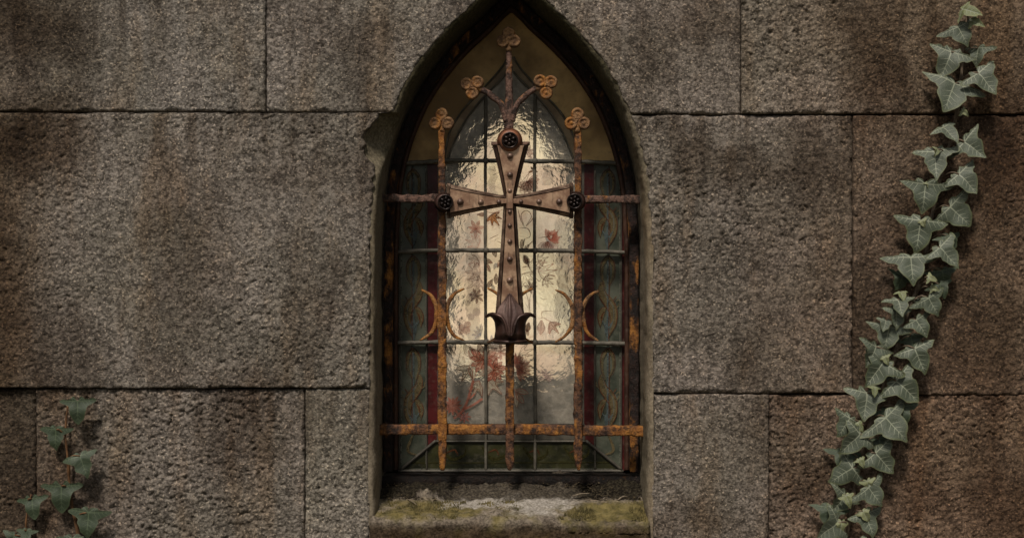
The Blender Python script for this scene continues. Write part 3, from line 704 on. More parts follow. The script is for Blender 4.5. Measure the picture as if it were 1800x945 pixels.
# stems and hanging leaves right of the cup
for pts in ([(924, 512), (929, 530), (930, 552)], [(933, 515), (931, 530), (932, 553)], [(946, 560), (955, 558), (962, 562), (975, 568)], [(953, 560), (953, 548), (972, 546)]): p.line(pts, 1.7, 'line')
p.petal(952, 562, 26, 14, -4, 'pink', 'line'); p.leaf(966, 566, 26, 40, 'pink', 'line', (-40, 0, 40)); p.petal(930, 566, 18, 10, -15, 'orange', 'red'); p.petal(926, 577, 14, 7, 10, 'red')
p.line([(948, 522), (956, 526), (962, 524)], 1.3, 'line'); p.line([(940, 486), (948, 494), (952, 488)], 1.3, 'line')
# the big bouquet in the lowest lights
p.flower(850, 632, 30, 11, 'red', 'rusty', 0, 360, .4); p.flower(868, 650, 24, 9, 'red', 'rusty', -60, 200, .4); p.flower(864, 612, 26, 7, 'blue', 'mauve', 100, 260, .22); p.flower(880, 618, 16, 6, 'pink', 'red')
p.petal(836, 636, 30, 13, 200, 'cream', 'red'); p.petal(834, 632, 34, 15, 215, 'cream', 'line'); p.petal(832, 668, 34, 14, 185, 'cream', 'red'); p.petal(840, 640, 32, 12, 165, 'cream', 'rusty')
p.leaf(824, 642, 30, -25, 'cream', 'rusty', (-50, 0, 40)); p.leaf(842, 668, 32, -10, 'cream', 'line', (-40, -10, 20)); p.leaf(858, 668, 34, 45, 'cream', 'line', (-45, 0, 40)); p.petal(840, 660, 36, 14, 120, 'cream', 'pink')
p.line([(798, 735), (812, 722), (820, 708), (826, 690), (832, 668)], 4.5, 'red', False); p.line([(812, 720), (830, 712), (848, 700)], 4, 'red', False); p.line([(822, 704), (836, 690)], 3, 'red')
p.flower(796, 712, 18, 12, 'red', 'pink', 0, 360, .28); p.flower(816, 732, 12, 8, 'red', 'mauve', 0, 360, .3)
p.flower(908, 648, 26, 12, 'red', 'pink', 20, 200, .26); p.flower(906, 640, 20, 8, 'red', 'pink', 40, 180, .22)
p.petal(904, 684, 26, 9, 75, 'cream', 'red'); p.petal(906, 688, 26, 9, 35, 'cream', 'red'); p.petal(908, 688, 28, 9, 0, 'cream', 'line'); p.line([(893, 676), (905, 685), (908, 700)], 1.4, 'pink')
p.leaf(912, 622, 28, 110, None, 'line', (-60, -25, 0, 30)); p.flower(958, 664, 16, 6, 'mauve', None, 60, 200, .3); p.line([(944, 668), (958, 664), (972, 658)], 2, 'mauve')
for k in range(60):   # craquelure strokes following the ripples
    x, y = random.uniform(792, 1002), random.uniform(300, 640); p.line([(x, y), (x + random.uniform(-7, 7), y + random.uniform(2, 6)), (x + random.uniform(-10, 10), y + random.uniform(5, 12))], .8, random.choice(['mauve', 'grey', 'grey', 'pink']))
wobj(p, 'painted_flowers', [PAINT[k] for k in PK], False)
# scrolling acanthus on the borders
def scroll(p, cx, y0, y1, mir):
    h = (y1 - y0) / 160; X = lambda a: cx + a * mir
    Yf = lambda b: y0 + b * h
    L_ = lambda pts, w_, c: p.line([(X(a), Yf(b)) for a, b in pts], w_, c)
    p.line([(X(-1), y0), (X(0), y1)], 4, 'aqua', False); p.line([(X(-3), y0), (X(-2), y1)], 1.3, 'rusty', False)
    PL = lambda pts, c: p.poly([(X(a), Yf(b)) for a, b in pts], c)
    L_([(-2, 58), (-9, 42), (-9, 22), (-1, 10), (8, 22), (9, 42), (4, 62)], 4.5, 'tan'); L_([(-3, 60), (-12, 44), (-12, 20), (-1, 6), (11, 19), (12, 42), (7, 58)], 1.5, 'rusty')
    A = [(9, 54), (3, 72), (-8, 84), (-15, 97), (-17, 112), (-15, 128), (-7, 144), (0, 154)]; B = [(-2, 138), (-5, 122), (-3, 108), (4, 96), (13, 82), (16, 66), (12, 52)]
    for k in range(len(A) - 1): pass
    PL([A[0], A[1], B[4], B[5], B[6]], 'tan'); PL([A[1], A[2], A[3], B[3], B[4]], 'tan'); PL([A[3], A[4], A[5], B[1], B[2], B[3]], 'tan'); PL([A[5], A[6], A[7], B[0], B[1]], 'tan')
    L_(A, 1.6, 'rusty'); L_(B, 1.6, 'rusty'); L_([(8, 62), (2, 80), (-9, 96), (-11, 116), (-6, 136)], 2.2, 'pale')
    PL([(2, 97), (11, 100), (17, 112), (16, 124), (13, 134), (9, 122), (5, 110)], 'tan'); L_([(2, 97), (11, 100), (17, 112), (16, 124), (12, 136)], 1.6, 'rusty'); L_([(5, 106), (10, 114), (11, 126)], 2.6, 'rusty')
    L_([(-15, 100), (-21, 92), (-20, 84), (-15, 88)], 2.5, 'tan'); L_([(-10, 86), (-16, 78)], 2, 'rusty'); L_([(14, 78), (19, 74), (20, 66)], 2, 'tan')
    p.poly([(X(-6), Yf(128)), (X(0), Yf(118)), (X(6), Yf(130)), (X(5), Yf(142)), (X(0), Yf(156)), (X(-4), Yf(142))], 'aqua')
    L_([(-9, 124), (-3, 134), (4, 130), (10, 122)], 3.5, 'aqua')
p = Paint()
for x, mir in ((727, 1), (1068, -1)):
    for (a, b) in ((292, 440), (444, 600), (606, 762)): scroll(p, x, a, b, mir)
    for e in (-21.5, 21.5): p.line([(x + e, 292), (x + e * 1.02, 815)], 2.2, 'pale', False)
    p.line([(x, 760), (x - 10 * mir, 790), (x + 8 * mir, 800)], 5, 'tan')
for k in range(4):
    x = 775 + k * 72; p.line([(x, 785), (x + 18, 806), (x + 40, 800), (x + 44, 788)], 6, 'dkgreen'); p.line([(x + 10, 795), (x + 24, 790), (x + 30, 799)], 3, 'rusty')
p.line([(720, 824), (1078, 824)], 3, 'pale', False); p.line([(720, 813), (1078, 812)], 2, 'dkgreen', False)
wobj(p, 'painted_scrolls', [PAINT[k] for k in PK], False)

# ------------------------------------------------------------------ iron grille with cross
BD = .088
gr = empty('window_grille', 'rusty wrought iron grille with trefoil finials and a big riveted cross', 'grille', (0, BD, ZC - .35))
def gobj(mb, name, mats, par=None, smooth=True): return wobj(mb, name, mats, smooth, par or gr)
for (y, hh, x0, x1, mt) in ((349.5, .0073, 657, 1142, rust_brown), (754, .0092, 655, 1141, rust_orange)):
    mb = MB(); sweep(mb, [P(x0, y - (1 if y < 400 else 0), BD + .004), P(900, y, BD + .004), P(x1, y + (1 if y < 400 else 3), BD + .004)], hh, .008, 12, 1, .0036, .003, int(y)); gobj(mb, 'horizontal_bar', mt)
for (x, yt, mt) in ((777, 226, rust_orange), (1016, 226, rust_orange)):
    mb = MB(); sweep(mb, [P(x - .5, yt, BD - .006), P(x, 400, BD - .006), P(x + .5, 600, BD - .006), P(x + 1, 826, BD - .006)], .0075, .0065, 12, 1, .0042, .003, x, ([0, .12, .3, .6, .955, .985, 1], [.74, .82, .92, 1, 1.0, .72, .25])); gobj(mb, 'vertical_bar', mt)
mb = MB(); sweep(mb, [P(896.5, 590, BD - .006), P(896, 700, BD - .006), P(896, 826, BD - .006)], .0076, .0065, 12, 1, .0028, .003, 33, ([0, .94, .98, 1], [1, 1, .7, .3])); gobj(mb, 'vertical_bar', rust_orange)
mb = MB(); sweep(mb, [P(894, 84, BD - .006), P(895, 150, BD - .006), P(895, 200, BD - .006), P(895, 216, BD - .006), P(895, 236, BD - .006)], .0085, .0075, 12, 0, .003, .003, 34, ([0, .25, .7, .8, .86, 1], [.62, .72, .92, 1.12, 1.0, .95])); gobj(mb, 'vertical_bar', rust_brown)
for pts in ([(891, 214), (886, 196), (878, 181), (866, 170), (853, 161), (840, 155)], [(899, 214), (903, 196), (910, 182), (921, 171), (935, 160), (950, 152)]):
    mb = MB(); sweep(mb, [P(x, y, BD - .006) for x, y in pts], .0056, .0056, 10, 0, .0026, .003, 35, ([0, .4, 1], [1.2, 1.0, .95])); gobj(mb, 'branch', rust_brown)
def trefoil(lobes, stem, mt):
    mb = MB(); cx = sum(a for a, b in lobes) / 3; cy = sum(b for a, b in lobes) / 3; d = BD - .008
    for (x, y) in lobes:
        X, Z = XW(x, d), ZW(y, d); r = .0122
        lathe_y(mb, X, Z, [(.0002, d - .0072), (.0022, d - .0068), (.0034, d - .0060), (.0050, d - .0056), (.0066, d - .0068), (.0084, d - .0080), (.0106, d - .0070), (r, d - .002), (.0112, d + .004), (.0001, d + .006)], 22, 0, .0022, int(x))
        for k in range(4):
            a = k * math.pi / 2 + .6; sweep(mb, [(X + .002 * math.cos(a), d - .0048, Z + .002 * math.sin(a)), (X + .0064 * math.cos(a), d - .0046, Z + .0064 * math.sin(a))], .0009, .0012, 6)
    X, Z = XW(cx, d), ZW(cy, d); lathe_y(mb, X, Z, [(.0001, d - .008), (.003, d - .0072), (.0052, d - .003), (.006, d + .004)], 14, 0, .001, 4)
    sweep(mb, [P(cx, cy, d), P(*stem, d)], .0055, .005, 10, 0, .002)
    gobj(mb, 'trefoil', mt)
for lobes, st in (([(894, 59), (884, 73), (904, 73)], (894, 90)), ([(776, 201), (765, 217), (787, 217)], (776.5, 232)), ([(1015, 201), (1004, 217), (1026, 217)], (1015.5, 232)),
                  ([(820, 148), (839, 145), (830, 164)], (846, 158)), ([(949.5, 143), (968.5, 144.5), (960, 164)], (942, 156))): trefoil(lobes, st, rust_ochre)
def cres(pts, seed):
    mb = MB(); sweep(mb, [P(x, y, BD - .004) for x, y in pts], +.0050, .0042, 10, 0, .0012, .003, seed, ([0, .06, .25, .5, .75, .94, 1], [.3, .5, .75, 1, .75, .5, .3])); gobj(mb, 'crescent', rust_gold)
cres([(741, 509), (756, 518), (765, 533), (768, 552), (765, 572), (756, 587), (738, 598)], 1); cres([(816, 507), (799, 516), (788, 533), (784.5, 552), (789, 575), (799, 590), (816, 598)], 2)
cres([(857, 506), (875, 517), (885, 535), (888, 552), (885, 575), (875, 592), (857, 602)], 3); cres([(936, 507), (918, 517), (907, 535), (904, 552), (907, 575), (918, 592), (937, 602)], 4)
cres([(976, 509), (992, 517), (1004, 534), (1008, 552), (1004, 575), (993, 590), (976, 601)], 5); cres([(1052, 511), (1036, 520), (1027, 535), (1024, 552), (1027, 572), (1036, 588), (1052, 599)], 6)
# the cross: four flared arms, each a bevelled rim round a raised plate
CD = .060
def arm(mb, A, B, A2, B2, n=14, bow=1.2, rimdark=False):
    """outer edge lines A->B (one side, from centre to end) and A2->B2 (other side), photo px"""
    A, B, A2, B2 = map(np.array, (A, B, A2, B2)); V = []
    ax = (B + B2) / 2 - (A + A2) / 2; ax = ax / np.linalg.norm(ax)
    for i in range(n + 1):
        t = i / n; q1 = A + (B - A) * t; q2 = A2 + (B2 - A2) * t; c = (q1 + q2) / 2
        s1 = (q1 - c); w_ = np.linalg.norm(s1); dr = s1 / w_; w_ -= bow * math.sin(math.pi * t)
        rim = min(w_ * .36, 7.0 * (.55 + .45 * t)); last = i == n
        row = [(w_, CD + .022), (w_, CD + .010), (w_ - rim, CD - .0015), (w_ - rim - 1.1, CD + .005), (w_ - rim - 1.7, CD - .0012), (w_ - rim - 2.2, CD - .0035), (0, CD - .0035)]
        row = row + [(-a, y) for a, y in row[::-1][1:]]
        shift = 0
        if i == n: shift = -6.5
        for (a, y) in row:
            q = c + dr * a + ax * shift; V.append(P(q[0], q[1], y))
    m = 13
    # end rim rows
    q1, q2 = B, B2; c = (q1 + q2) / 2; dr = (q1 - c) / np.linalg.norm(q1 - c); w_ = np.linalg.norm(q1 - c)
    for (sh, up) in ((-5.9, .005), (-5.2, .001), (-0., .010), (0, .022)):
        for k in range(m):
            a = [1, 1, .8, .78, .76, .74, 0, -.74, -.76, -.78, -.8, -1, -1][k] * w_
            y = CD + up
            if k in (0, 12): y = CD + .022
            elif k in (1, 11): y = max(y, CD + .010)
            q = c + dr * a + ax * sh; V.append(P(q[0], q[1], y))
    f = grid_faces(m, n + 5); k = len(mb.m); mb.add(V, f)
    for j in range(n + 4):
        for i in range(m - 1):
            q = k + j * (m - 1) + i
            mb.m[q] = (3 if i in (2, 9) else 1 if i in (0, 1, 10, 11) and rimdark else 2 if i in (0, 1, 10, 11) else 0)  # black grooves and darker rims carry painted shade
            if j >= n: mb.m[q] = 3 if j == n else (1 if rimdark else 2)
mb = MB()
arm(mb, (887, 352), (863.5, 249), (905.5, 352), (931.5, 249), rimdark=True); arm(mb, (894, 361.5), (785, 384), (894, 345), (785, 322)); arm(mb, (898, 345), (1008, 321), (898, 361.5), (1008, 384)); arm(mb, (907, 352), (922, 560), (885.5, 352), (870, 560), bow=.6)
sweep(mb, [P(896, 340, CD - .003), P(896, 366, CD - .003)], .0062, .0035, 10, 1)
cross = gobj(mb, 'cross', [copper, rim_dark, rim_shade, blackiron], None, False)
cross.data.polygons.foreach_set('use_smooth', np.zeros(len(cross.data.polygons), bool))
for (x, y, r) in ((896.5, 274, 5.2), (896.5, 307, 4.9), (896, 335, 4), (896, 372, 3.6), (896, 396, 3.8), (896, 424, 4.2), (896, 455, 4.9), (896, 492, 5.4), (809, 354.5, 5.6), (845, 355, 5), (877, 354.5, 4), (916, 354, 3.6), (947.5, 354, 4.6), (983, 354, 5.3)):
    d = CD - .0035; mb = MB(); r *= 1.12 / 1000
    lathe_y(mb, XW(x, d), ZW(y, d), [(.00005, d - r * 1.1), (r * .4, d - r * .98), (r * .75, d - r * .68), (r * .98, d - r * .2), (r, d + .001)], 16); wobj(mb, 'rivet', rim_rivet, True, cross)
def rosette(x, y, Ro, Rf, mt, dx=0, front=0):
    d = CD - .004 - front; X, Z = XW(x, d), ZW(y, d); mb = MB(); Ro /= 1000; Rf /= 1000
    lathe_y(mb, X, Z, [(.0001, d - .006), (Ro * .7, d - .006), (Ro * .86, d - .003), (Ro * .97, d + .004), (Ro, d + .012), (Ro * .95, d + .03)], 30, 0, .001, 7); lathe_y(mb, X, Z, [(Ro * .97, d + .001), (Ro * 1.05, d + .005), (Ro * 1.02, d + .012), (Ro * .95, d + .016)], 30)
    o = wobj(mb, 'rosette', mt, True, cross)
    mb = MB(); X += dx / 1000; f = d - .006
    lathe_y(mb, X, Z, [(Rf * .72, f - .001), (Rf * .84, f - .0038), (Rf * .95, f - .0042), (Rf, f - .001), (Rf * 1.02, f + .004)], 30, 0, .0012, 5)
    for k in range(6):
        a = k * math.pi / 3 + .4; V = []
        for j in range(9):
            for i in range(9):
                u, v = i / 4 - 1, j / 8; wv = Rf * .34 * math.sin(math.pi * min(1, v * .8 + .12)); rr = Rf * (.12 + .72 * v)
                yy = f - .002 - .0035 * math.sin(math.pi * v) + .004 * (abs(u) ** 2) * math.sin(math.pi * v) - .0012 * (1 - abs(u))
                px_, pz_ = rr, wv * u; V.append((X + px_ * math.cos(a) - pz_ * math.sin(a), yy, Z + px_ * math.sin(a) + pz_ * math.cos(a)))
        mb.add(V, grid_faces(9, 9))
    lathe_y(mb, X, Z, [(.0001, f - .0075), (Rf * .14, f - .007), (Rf * .2, f - .005), (Rf * .22, f)], 12)
    wobj(mb, 'flower_boss', blackiron, True, cross)
rosette(896, 247, 22, 15, redboss); rosette(780.5, 355.5, 17.5, 14, darkiron, 3); rosette(1012, 354, 17.5, 14, darkiron, -2.5)
# tulip cup at the foot of the cross
mb = MB(); wl = pchip([515, 528, 545, 552, 565, 578, 588, 592], [.5, 9, 21, 22.5, 14, 7.5, 6, 2]); V = []
ys = np.linspace(515, 592, 30)
for y in ys:
    ww = float(wl(y))
    for i in range(15):
        u = i / 7 - 1; dep = CD - .010 - .010 * smooth01((y - 515) / 60) - .006 * (1 - abs(u)) - .0025 * (abs(u) < .08) + .002 * (.12 < abs(u) < .3)
        V.append(P(896 + u * ww, y, float(dep)))
mb.add(V, grid_faces(15, 30)); 
sweep(mb, [P(896 - float(wl(y)), y, CD - .010) for y in np.linspace(516, 550, 12)], .0016, .002, 8, 0, .0006, .003, 2); sweep(mb, [P(896 + float(wl(y)), y, CD - .010) for y in np.linspace(516, 550, 12)], .0016, .002, 8, 0, .0006, .003, 2)
wobj(mb, 'pointed_leaf', metal_mat('purple_brown_iron', (.075, .042, .034), (.13, .078, .062), .45, .4), True, cross)
mb = MB(); V = []; wc = pchip([553, 560, 568, 580, 592, 600], [40, 31, 27.5, 26.5, 28, 26.5])
for y in np.linspace(553, 600, 26):
    ww = float(wc(y))
    for i in range(25):
        u = i / 12 - 1; edge = 554 + 36 * (1 - min(1, abs(u) / .62)) ** 1.5; yy = max(y, min(edge, 599))
        dep = CD + .012 - .030 * math.sqrt(max(0, 1 - u * u)) + .008 * smooth01((y - 585) / 15) - .004 * math.exp(-((abs(u) - .5) / .2) ** 2)
        V.append(P(897 + u * ww, yy, float(dep)))
mb.add(V, grid_faces(25, 26))
for sg in (-1, 1):
    pts = [(897 + sg * 43, 556), (897 + sg * 35, 552.5), (897 + sg * 26, 552.5), (897 + sg * 15, 557.5), (897 + sg * 8.5, 569), (897 + sg * 6, 581), (897 + sg * 4, 588), (897 + sg * .5, 590)]
    dep = [.004, -.006, -.016, -.021, -.024, -.025, -.025, -.025]
    sweep(mb, [P(x, y, CD + d_) for (x, y), d_ in zip(pts, dep)], +.0032, .0042, 10, 0, .0008, .002, 3, ([0, .1, .4, .8, 1], [.8, 1.0, 1.1, .8, .5]))
sweep(mb, [P(870, 599.5, CD + .004), P(884, 600, CD - .010), P(897, 600.5, CD - .013), P(910, 600, CD - .010), P(924, 599.5, CD + .004)], .003, .005, 10, 0, .0006)
wobj(mb, 'tulip_cup', darkiron, True, cross)

# ------------------------------------------------------------------ ivy
HALF = [(.0, .02), (.05, .11), (.15, .18), (.27, .19), (.36, .11), (.41, .09), (.54, .11), (.70, .11), (.90, .05), (.79, -.06), (.64, -.15), (.50, -.21), (.42, -.27), (.41, -.38), (.39, -.52), (.29, -.68), (.14, -.84), (.0, -.98)]
TIPS = [(0, -.98), (.90, .05), (-.90, .05), (.27, .19), (-.27, .19)]
def inside(q, poly):
    x, y = q; c = False; n = len(poly)
    for i in range(n):
        x1, y1 = poly[i]; x2, y2 = poly[(i + 1) % n]
        if (y1 > y) != (y2 > y) and x < (x2 - x1) * (y - y1) / (y2 - y1) + x1: c = not c
    return c
def leaf_mesh(name, seed, mat, vein, fold=.16, droop=.22, asym=0.0, narrow=1.0):
    rnd = random.Random(seed); jit = [(rnd.uniform(-.035, .035), rnd.uniform(-.035, .035)) for _ in range(40)]
    out = [(x * narrow, y) for x, y in HALF] + [(-x * narrow * (1 + asym), y) for x, y in HALF[::-1][1:-1]]
    out = [(x + jit[i % 40][0], y + jit[i % 40][1]) for i, (x, y) in enumerate(out)]
    sm = []; n = len(out)
    for i in range(n):
        p0, p1, p2, p3 = (np.array(out[(i + k) % n]) for k in (-1, 0, 1, 2))
        for t in (0, .34, .67): sm.append(.5 * (2 * p1 + (p2 - p0) * t + (2 * p0 - 5 * p1 + 4 * p2 - p3) * t * t + (3 * p1 - p0 - 3 * p2 + p3) * t ** 3))
    sm = np.array(sm); cen = np.array([0, -.14]); ph = rnd.uniform(0, 6)
    tips = [np.array([x * narrow, y]) for x, y in TIPS]
    def hgt(q):
        x, y = q; best = 9
        for tp in tips:
            l = np.linalg.norm(tp); e = tp / l; al = max(0, min(l, x * e[0] + y * e[1])); best = min(best, math.hypot(x - e[0] * al, y - e[1] * al))
        r = math.hypot(x, y + .1)
        return fold * best * 1.6 - droop * r * r + .03 * math.sin(7 * x + ph) + .025 * math.sin(9 * y + ph * 2) + rnd_h(x, y)
    a1, a2 = rnd.uniform(-.12, .12), rnd.uniform(-.12, .12)
    def rnd_h(x, y): return a1 * x * abs(x) + a2 * x * y
    V = [(0, 0, 0)]; rim = [0.0]; V[0] = (cen[0], cen[1], hgt(cen)); NR = 7
    for k in range(1, NR + 1):
        t = k / NR
        for q in sm:
            g = cen + (q - cen) * t; V.append((g[0], g[1], hgt(g))); rim.append(t)
    m = len(sm); F = [(0, 1 + i, 1 + (i + 1) % m) for i in range(m)]; MI = [0] * m
    for k in range(NR - 1):
        for i in range(m): a = 1 + k * m + i; b = 1 + k * m + (i + 1) % m; F.append((a, a + m, b + m, b)); MI.append(0)
    # veins as slender raised ribs
    def rib(a, b, w0, w1, lift=.006):
        a, b = np.array(a, float), np.array(b, float); d = (b - a) / (np.linalg.norm(b - a) + 1e-9); nn = np.array([-d[1], d[0]]); k0 = len(V); N = 9
        for i in range(N):
            t = i / (N - 1); c = a + (b - a) * t; w_ = w0 + (w1 - w0) * t
            for s_ in (-1, 0, 1):
                q = c + nn * w_ * s_; V.append((q[0], q[1], hgt(q) + lift * (1.6 if s_ == 0 else .7))); rim.append(0)
        for i in range(N - 1):
            for s_ in (0, 1): F.append((k0 + 3 * i + s_, k0 + 3 * i + s_ + 1, k0 + 3 * i + s_ + 4, k0 + 3 * i + s_ + 3)); MI.append(1)
    for j, tp in enumerate(tips):
        rib((0, 0), tp * .90, .021, .005)
        if j < 3:
            l = np.linalg.norm(tp); e = tp / l; nn = np.array([-e[1], e[0]])
            for t in (.25, .42, .58, .73):
                for s_ in (-1, 1):
                    b = e * l * (t + .14) + nn * s_ * l * .34 * (1 - t) * 1.1; a_ = e * l * t
                    while not inside(a_ + (b - a_) * 1.12, sm) and np.linalg.norm(b - a_) > .03: b = a_ + (b - a_) * .85
                    rib(a_, b, .011, .004)
    V = np.array(V); V = V[:, [0, 2, 1]] * np.array([1, -1, 1])       # hang in the xz plane, facing -y
    me = bpy.data.meshes.new(name); me.from_pydata([tuple(q) for q in V], [], [f for f in F]); me.materials.append(mat); me.materials.append(vein)
    me.polygons.foreach_set('material_index', np.array(MI, np.int32)); me.polygons.foreach_set('use_smooth', np.ones(len(F), bool))
    at = me.attributes.new('rim', 'FLOAT', 'POINT'); at.data.foreach_set('value', np.array(rim, np.float32)); me.update(); return me
M_sage = [leaf_mesh('ivy_leaf', s, leaf_sage, vein_pale, random.uniform(.06, .18), random.uniform(.06, .22), random.uniform(-.15, .15), random.uniform(.9, 1.1)) for s in range(9)]
M_young = [leaf_mesh('young_leaf', 20 + s, leaf_young, vein_pale, .32, .5, 0, .75) for s in range(3)]
M_dark = [leaf_mesh('dark_leaf', 30 + s, leaf_dark, vein_dim, .2, .3, .1, 1.0) for s in range(4)]
def vine(root, stem, leaves, mats, stem_m, rad, ys=-.012, grow=1.0, near=1.0):
    loc = np.array(root.location); mb = MB()
    sp = resample([P(x, y, ys - .004 * math.sin(y * .05)) for x, y in stem], .006)
    sweep(mb, sp, rad, rad, 9, 0, rad * .5, .006, 3, ([0, .06, .3, 1], [.45, .65, 1, 1.15]), raw=True)
    for i, (x, y, wd, rot, kind, tilt) in enumerate(leaves):
        rr = random.Random(i * 7 + int(x)); ml, = (mats[kind],); me = ml[i % len(ml)]
        d = {'s': -.036, 'y': -.042, 'd': -.021}[kind] * near + rr.uniform(-.008, .006); s = wd * grow / 1.62 / 1000
        a = R(rot)
        o = bpy.data.objects.new('leaf', me); C.objects.link(o); o.parent = root
        # leaf base sits above the centre of the blade
        bx, bz = x - math.sin(a) * .38 * wd / 1.66 , y - math.cos(a) * .38 * wd / 1.66
        q = np.array(P(bx, bz, d)); o.location = Vector(q - loc)
        rot_m = Matrix.Rotation(-a, 4, 'Y') @ Matrix.Rotation(R(tilt[0]), 4, 'X') @ Matrix.Rotation(R(tilt[1]), 4, 'Z')
        o.rotation_euler = rot_m.to_euler(); o.scale = (s, s, s)
        j = int(np.argmin(np.hypot(sp[:, 0] - q[0], (sp[:, 2] - q[2]) + .012))); b = sp[j]
        midp = (b + q) / 2 + np.array([0, -.008, .006])
        sweep(mb, [b, midp, q + np.array([0, .001, 0])], .0013, .0013, 7, 0, .0003, .004)
    mb.v = [tuple(np.array(v) - loc) for v in mb.v]; mb.build('stem', stem_m, root)
L = []
def lf(x, y, w_, rot=0, k='s', tilt=None): L.append((x, y, w_, rot, k, tilt or (random.uniform(-22, 2), random.uniform(-18, 18))))
lf(1704, 22, 54, 70, 'y', (-48, 10)); lf(1716, 41, 34, 60, 'y', (-40, 0)); lf(1690, 60, 58, 25); lf(1666, 108, 78, -22); lf(1717, 97, 52, -12, 's', (-5, -50)); lf(1731, 142, 76, 38); lf(1669, 166, 92, -25); lf(1696, 198, 24, 60, 'y')
lf(1667, 234, 58, 40, 's', (-30, 25)); lf(1707, 260, 70, 48, 's', (-25, 0)); lf(1642, 285, 82, -2); lf(1646, 267, 22, -20, 'y'); lf(1697, 318, 72, 42); lf(1625, 342, 80, -6); lf(1633, 326, 22, 10, 'y'); lf(1683, 376, 76, 46); lf(1615, 408, 88, -8); lf(1622, 392, 20, 20, 'y')
lf(1671, 425, 48, 15, 'd'); lf(1664, 447, 74, 42); lf(1601, 470, 76, 0); lf(1582, 494, 46, -25, 'd'); lf(1658, 487, 50, 10, 'd'); lf(1655, 508, 40, 20, 'd'); lf(1638, 489, 26, 75, 'y'); lf(1642, 507, 22, 80, 'y'); lf(1585, 520, 30, 10, 'y', (-45, 0))
lf(1580, 538, 52, 5, 's', (-35, 0)); lf(1576, 556, 56, 0); lf(1639, 535, 56, 30); lf(1619, 532, 30, 0, 'd'); lf(1617, 573, 54, 32); lf(1555, 570, 34, -20); lf(1560, 589, 64, -12); lf(1603, 603, 48, 10, 'd'); lf(1614, 628, 74, 22); lf(1535, 622, 62, -25, 's'); lf(1542, 652, 82, -35); lf(1557, 632, 24, 20, 'y')
lf(1590, 682, 84, 48); lf(1571, 668, 40, 5, 'd'); lf(1522, 708, 80, -8); lf(1537, 686, 28, -5, 'y', (-30, 0)); lf(1486, 746, 60, -30); lf(1500, 775, 76, -45); lf(1511, 748, 28, 35, 'y'); lf(1552, 728, 34, 20, 'd'); lf(1570, 748, 84, 42); lf(1582, 730, 60, 10, 'd'); lf(1547, 783, 54, 10, 'd'); lf(1551, 809, 76, 42); lf(1484, 807, 56, -10, 'd'); lf(1484, 831, 74, -55); lf(1514, 812, 26, 30, 'y')
lf(1478, 880, 62, -35); lf(1490, 878, 34, 20, 'y'); lf(1536, 868, 64, 38); lf(1527, 852, 34, 20, 'y'); lf(1458, 905, 58, -10, 'd'); lf(1459, 928, 78, -55); lf(1477, 926, 42, -10, 'y'); lf(1526, 917, 64, 20); lf(1521, 905, 34, 30, 'y'); lf(1446, 985, 76, -35); lf(1500, 975, 70, 30); lf(1430, 1040, 76, -30); lf(1490, 1030, 76, 35); lf(1470, 1090, 78, 20)
stem = [(1703, 30), (1696, 62), (1692, 87), (1690, 130), (1685, 178), (1678, 217), (1671, 248), (1663, 275), (1651, 320), (1641, 366), (1629, 432), (1624, 460), (1613, 505), (1601, 533), (1587, 575), (1578, 607), (1571, 632), (1554, 678), (1538, 723), (1520, 776), (1513, 810), (1503, 852), (1494, 905), (1484, 960), (1466, 1080), (1440, 1300), (1430, 1600), (1425, 1965)]
vr = empty('ivy_vine', 'long leafy ivy vine climbing the brown stained stones right of the window', 'ivy', (.53, -.012, .02), 'ivy vines on the wall')
ML = {'s': M_sage, 'y': M_young, 'd': M_dark}
vine(vr, stem, L, ML, stem_brown, .0042, grow=1.06)
L = []
lf(137, 720, 66, 2, 's', (-8, 8)); lf(98, 769, 62, -2, 's', (-6, -5)); lf(146, 815, 66, 22, 's', (-10, 10)); lf(108, 872, 78, 0, 's', (-4, 4)); lf(155, 918, 78, -4, 's', (-8, 0)); lf(128, 962, 70, 5); lf(160, 1010, 76, 20); lf(125, 1050, 76, -15)
vl = empty('ivy_vine', 'short young ivy sprig with five dark leaves on a russet stem at lower left', 'ivy', (-.76, -.012, .02), 'ivy vines on the wall')
MLd = {'s': [leaf_mesh('ivy_leaf', 50 + s, leaf_mat('deep_green_ivy_leaf', (.026, .040, .022), (.046, .064, .036), (.08, .10, .04)), vein_dim, .12, .2, 0, .86) for s in range(3)], 'y': M_young, 'd': M_dark}  # left vines bear leaves of a darker green
vine(vl, [(119, 712), (116, 740), (115, 771), (119, 804), (122, 848), (126, 885), (137, 939), (140, 1000), (138, 1200), (140, 1500), (140, 1965)], L, MLd, stem_russet, .0036, -.008, near=.55)
L = []
lf(58, 890, 60, 8, 's', (-8, 0)); lf(46, 942, 42, -5, 's'); lf(22, 950, 46, -20, 's'); lf(60, 1000, 60, 10)
vb = empty('ivy_vine', 'small ivy shoot in the bottom corner with one leaf over the darkest block', 'ivy', (-.86, -.004, .02), 'ivy vines on the wall')
vine(vb, [(55, 868), (50, 885), (46, 914), (47, 950), (50, 1100), (52, 1500), (52, 1965)], L, MLd, stem_russet, .003, -.004, near=.45)

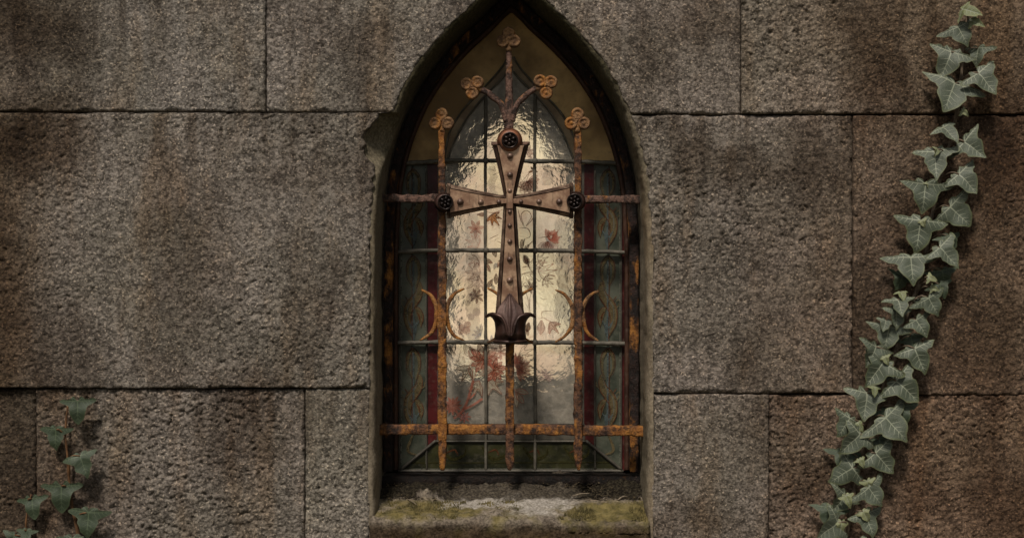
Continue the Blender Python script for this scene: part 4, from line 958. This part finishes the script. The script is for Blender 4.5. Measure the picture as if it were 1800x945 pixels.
# ------------------------------------------------------------------ litter on the sill
def twig(px0, py0, px1, py1, d0, d1, r, label, bend=2):
    a, b = np.array(P(px0, py0, d0)), np.array(P(px1, py1, d1))
    for q in (a, b): q[2] = sill_z(q[0], q[1]) + r + .003
    m = (a + b) / 2 + np.array([0, 0, bend / 1000]); mb = MB(); loc = (a + b) / 2
    sweep(mb, [a - loc, m - loc, b - loc], r, r, 7, 0, r * .6, .003, int(px0), ([0, .5, 1], [1, .9, .5]))
    o = mb.build('twig', twig_m); o.location = loc; tag(o, label, 'twig', 'twigs lying on the sill'); return o
twig(1007, 882, 1036, 876, .085, .098, .0019, 'pale straight dry twig on the sill, thickest of the twigs')
twig(1030, 889, 1068, 893, .07, .058, .0009, 'thin curved brown twig lying in the moss on the right of the sill', 1)
twig(1086, 891, 1104, 884, .068, .085, .0016, 'dark crooked twig on the right end of the sill', 3)
twig(716, 886, 734, 898, .075, .045, .0008, 'fine dark straw near the left end of the mossy sill', 1)
rr = random.Random(5); mb = MB()
for k in range(1500):
    side = rr.random(); x = rr.uniform(-.235, -.13) if side < .42 else (rr.uniform(.10, .235) if side < .85 else rr.uniform(-.13, .1)); y = rr.uniform(.075, .15) if abs(x) > .13 else rr.uniform(.12, .15)
    z = sill_z(x, y) + rr.uniform(.001, .009) * (1 if y > .1 else .5); s_ = rr.uniform(.0008, .0028); a, b = rr.uniform(0, 6.3), rr.uniform(-.6, .6)
    e1 = np.array([math.cos(a), math.sin(a), b]) * s_ * rr.uniform(1, 2.4); e2 = np.array([-math.sin(a), math.cos(a), rr.uniform(-.6, .6)]) * s_ * .55; c = np.array([x, y, z]); up = np.array([0, 0, s_ * .4])
    mb.add([c - e1, c + e2, c + e1, c - e2, c + up], [(0, 1, 4), (1, 2, 4), (2, 3, 4), (3, 0, 4), (3, 2, 1, 0)])
lt2 = NT('leaf_litter'); lp2 = lt2.pos()
tag(mb.build('leaf_litter', lt2.fin(lt2.mix((.012, .009, .005), (.10, .075, .04), lt2.ramp(lt2.noise(lp2, 150, 3, .6), .4, .7)), .9), None, False), 'dark crumbs of soil and dead leaf along the back of the sill', 'litter', kind='stuff')

mb = MB(); rr = random.Random(11)
for k in range(5200):
    x = rr.uniform(-.24, .235); y = rr.uniform(-.004, .075)
    q = np.array([[x, y, 0]]); 
    if noise3(q, .06, 91)[0] + .5 * noise3(q, .02, 92)[0] < .74 + .25 * math.exp(-((x - .03) / .07) ** 2): continue
    z = sill_z(x, y); hgt_ = rr.uniform(.0015, .0042); a = rr.uniform(0, 6.3); r_ = rr.uniform(.0006, .0015)
    b = [np.array([x + r_ * math.cos(a + j * 2.09), y + r_ * math.sin(a + j * 2.09), z - .002]) for j in range(3)]; tp = np.array([x + rr.uniform(-.0015, .0015), y + rr.uniform(-.0015, .0015), z + hgt_])
    mb.add(b + [tp], [(0, 1, 3), (1, 2, 3), (2, 0, 3)])
ms = NT('moss'); mp = ms.pos()
tag(mb.build('moss', ms.fin(ms.mix((.055, .047, .016), (.17, .135, .05), ms.ramp(ms.noise(mp, 60, 3, .6), .35, .65)), .95), None, False), 'yellow green moss growing in patches on top of the sill', 'moss', kind='stuff')
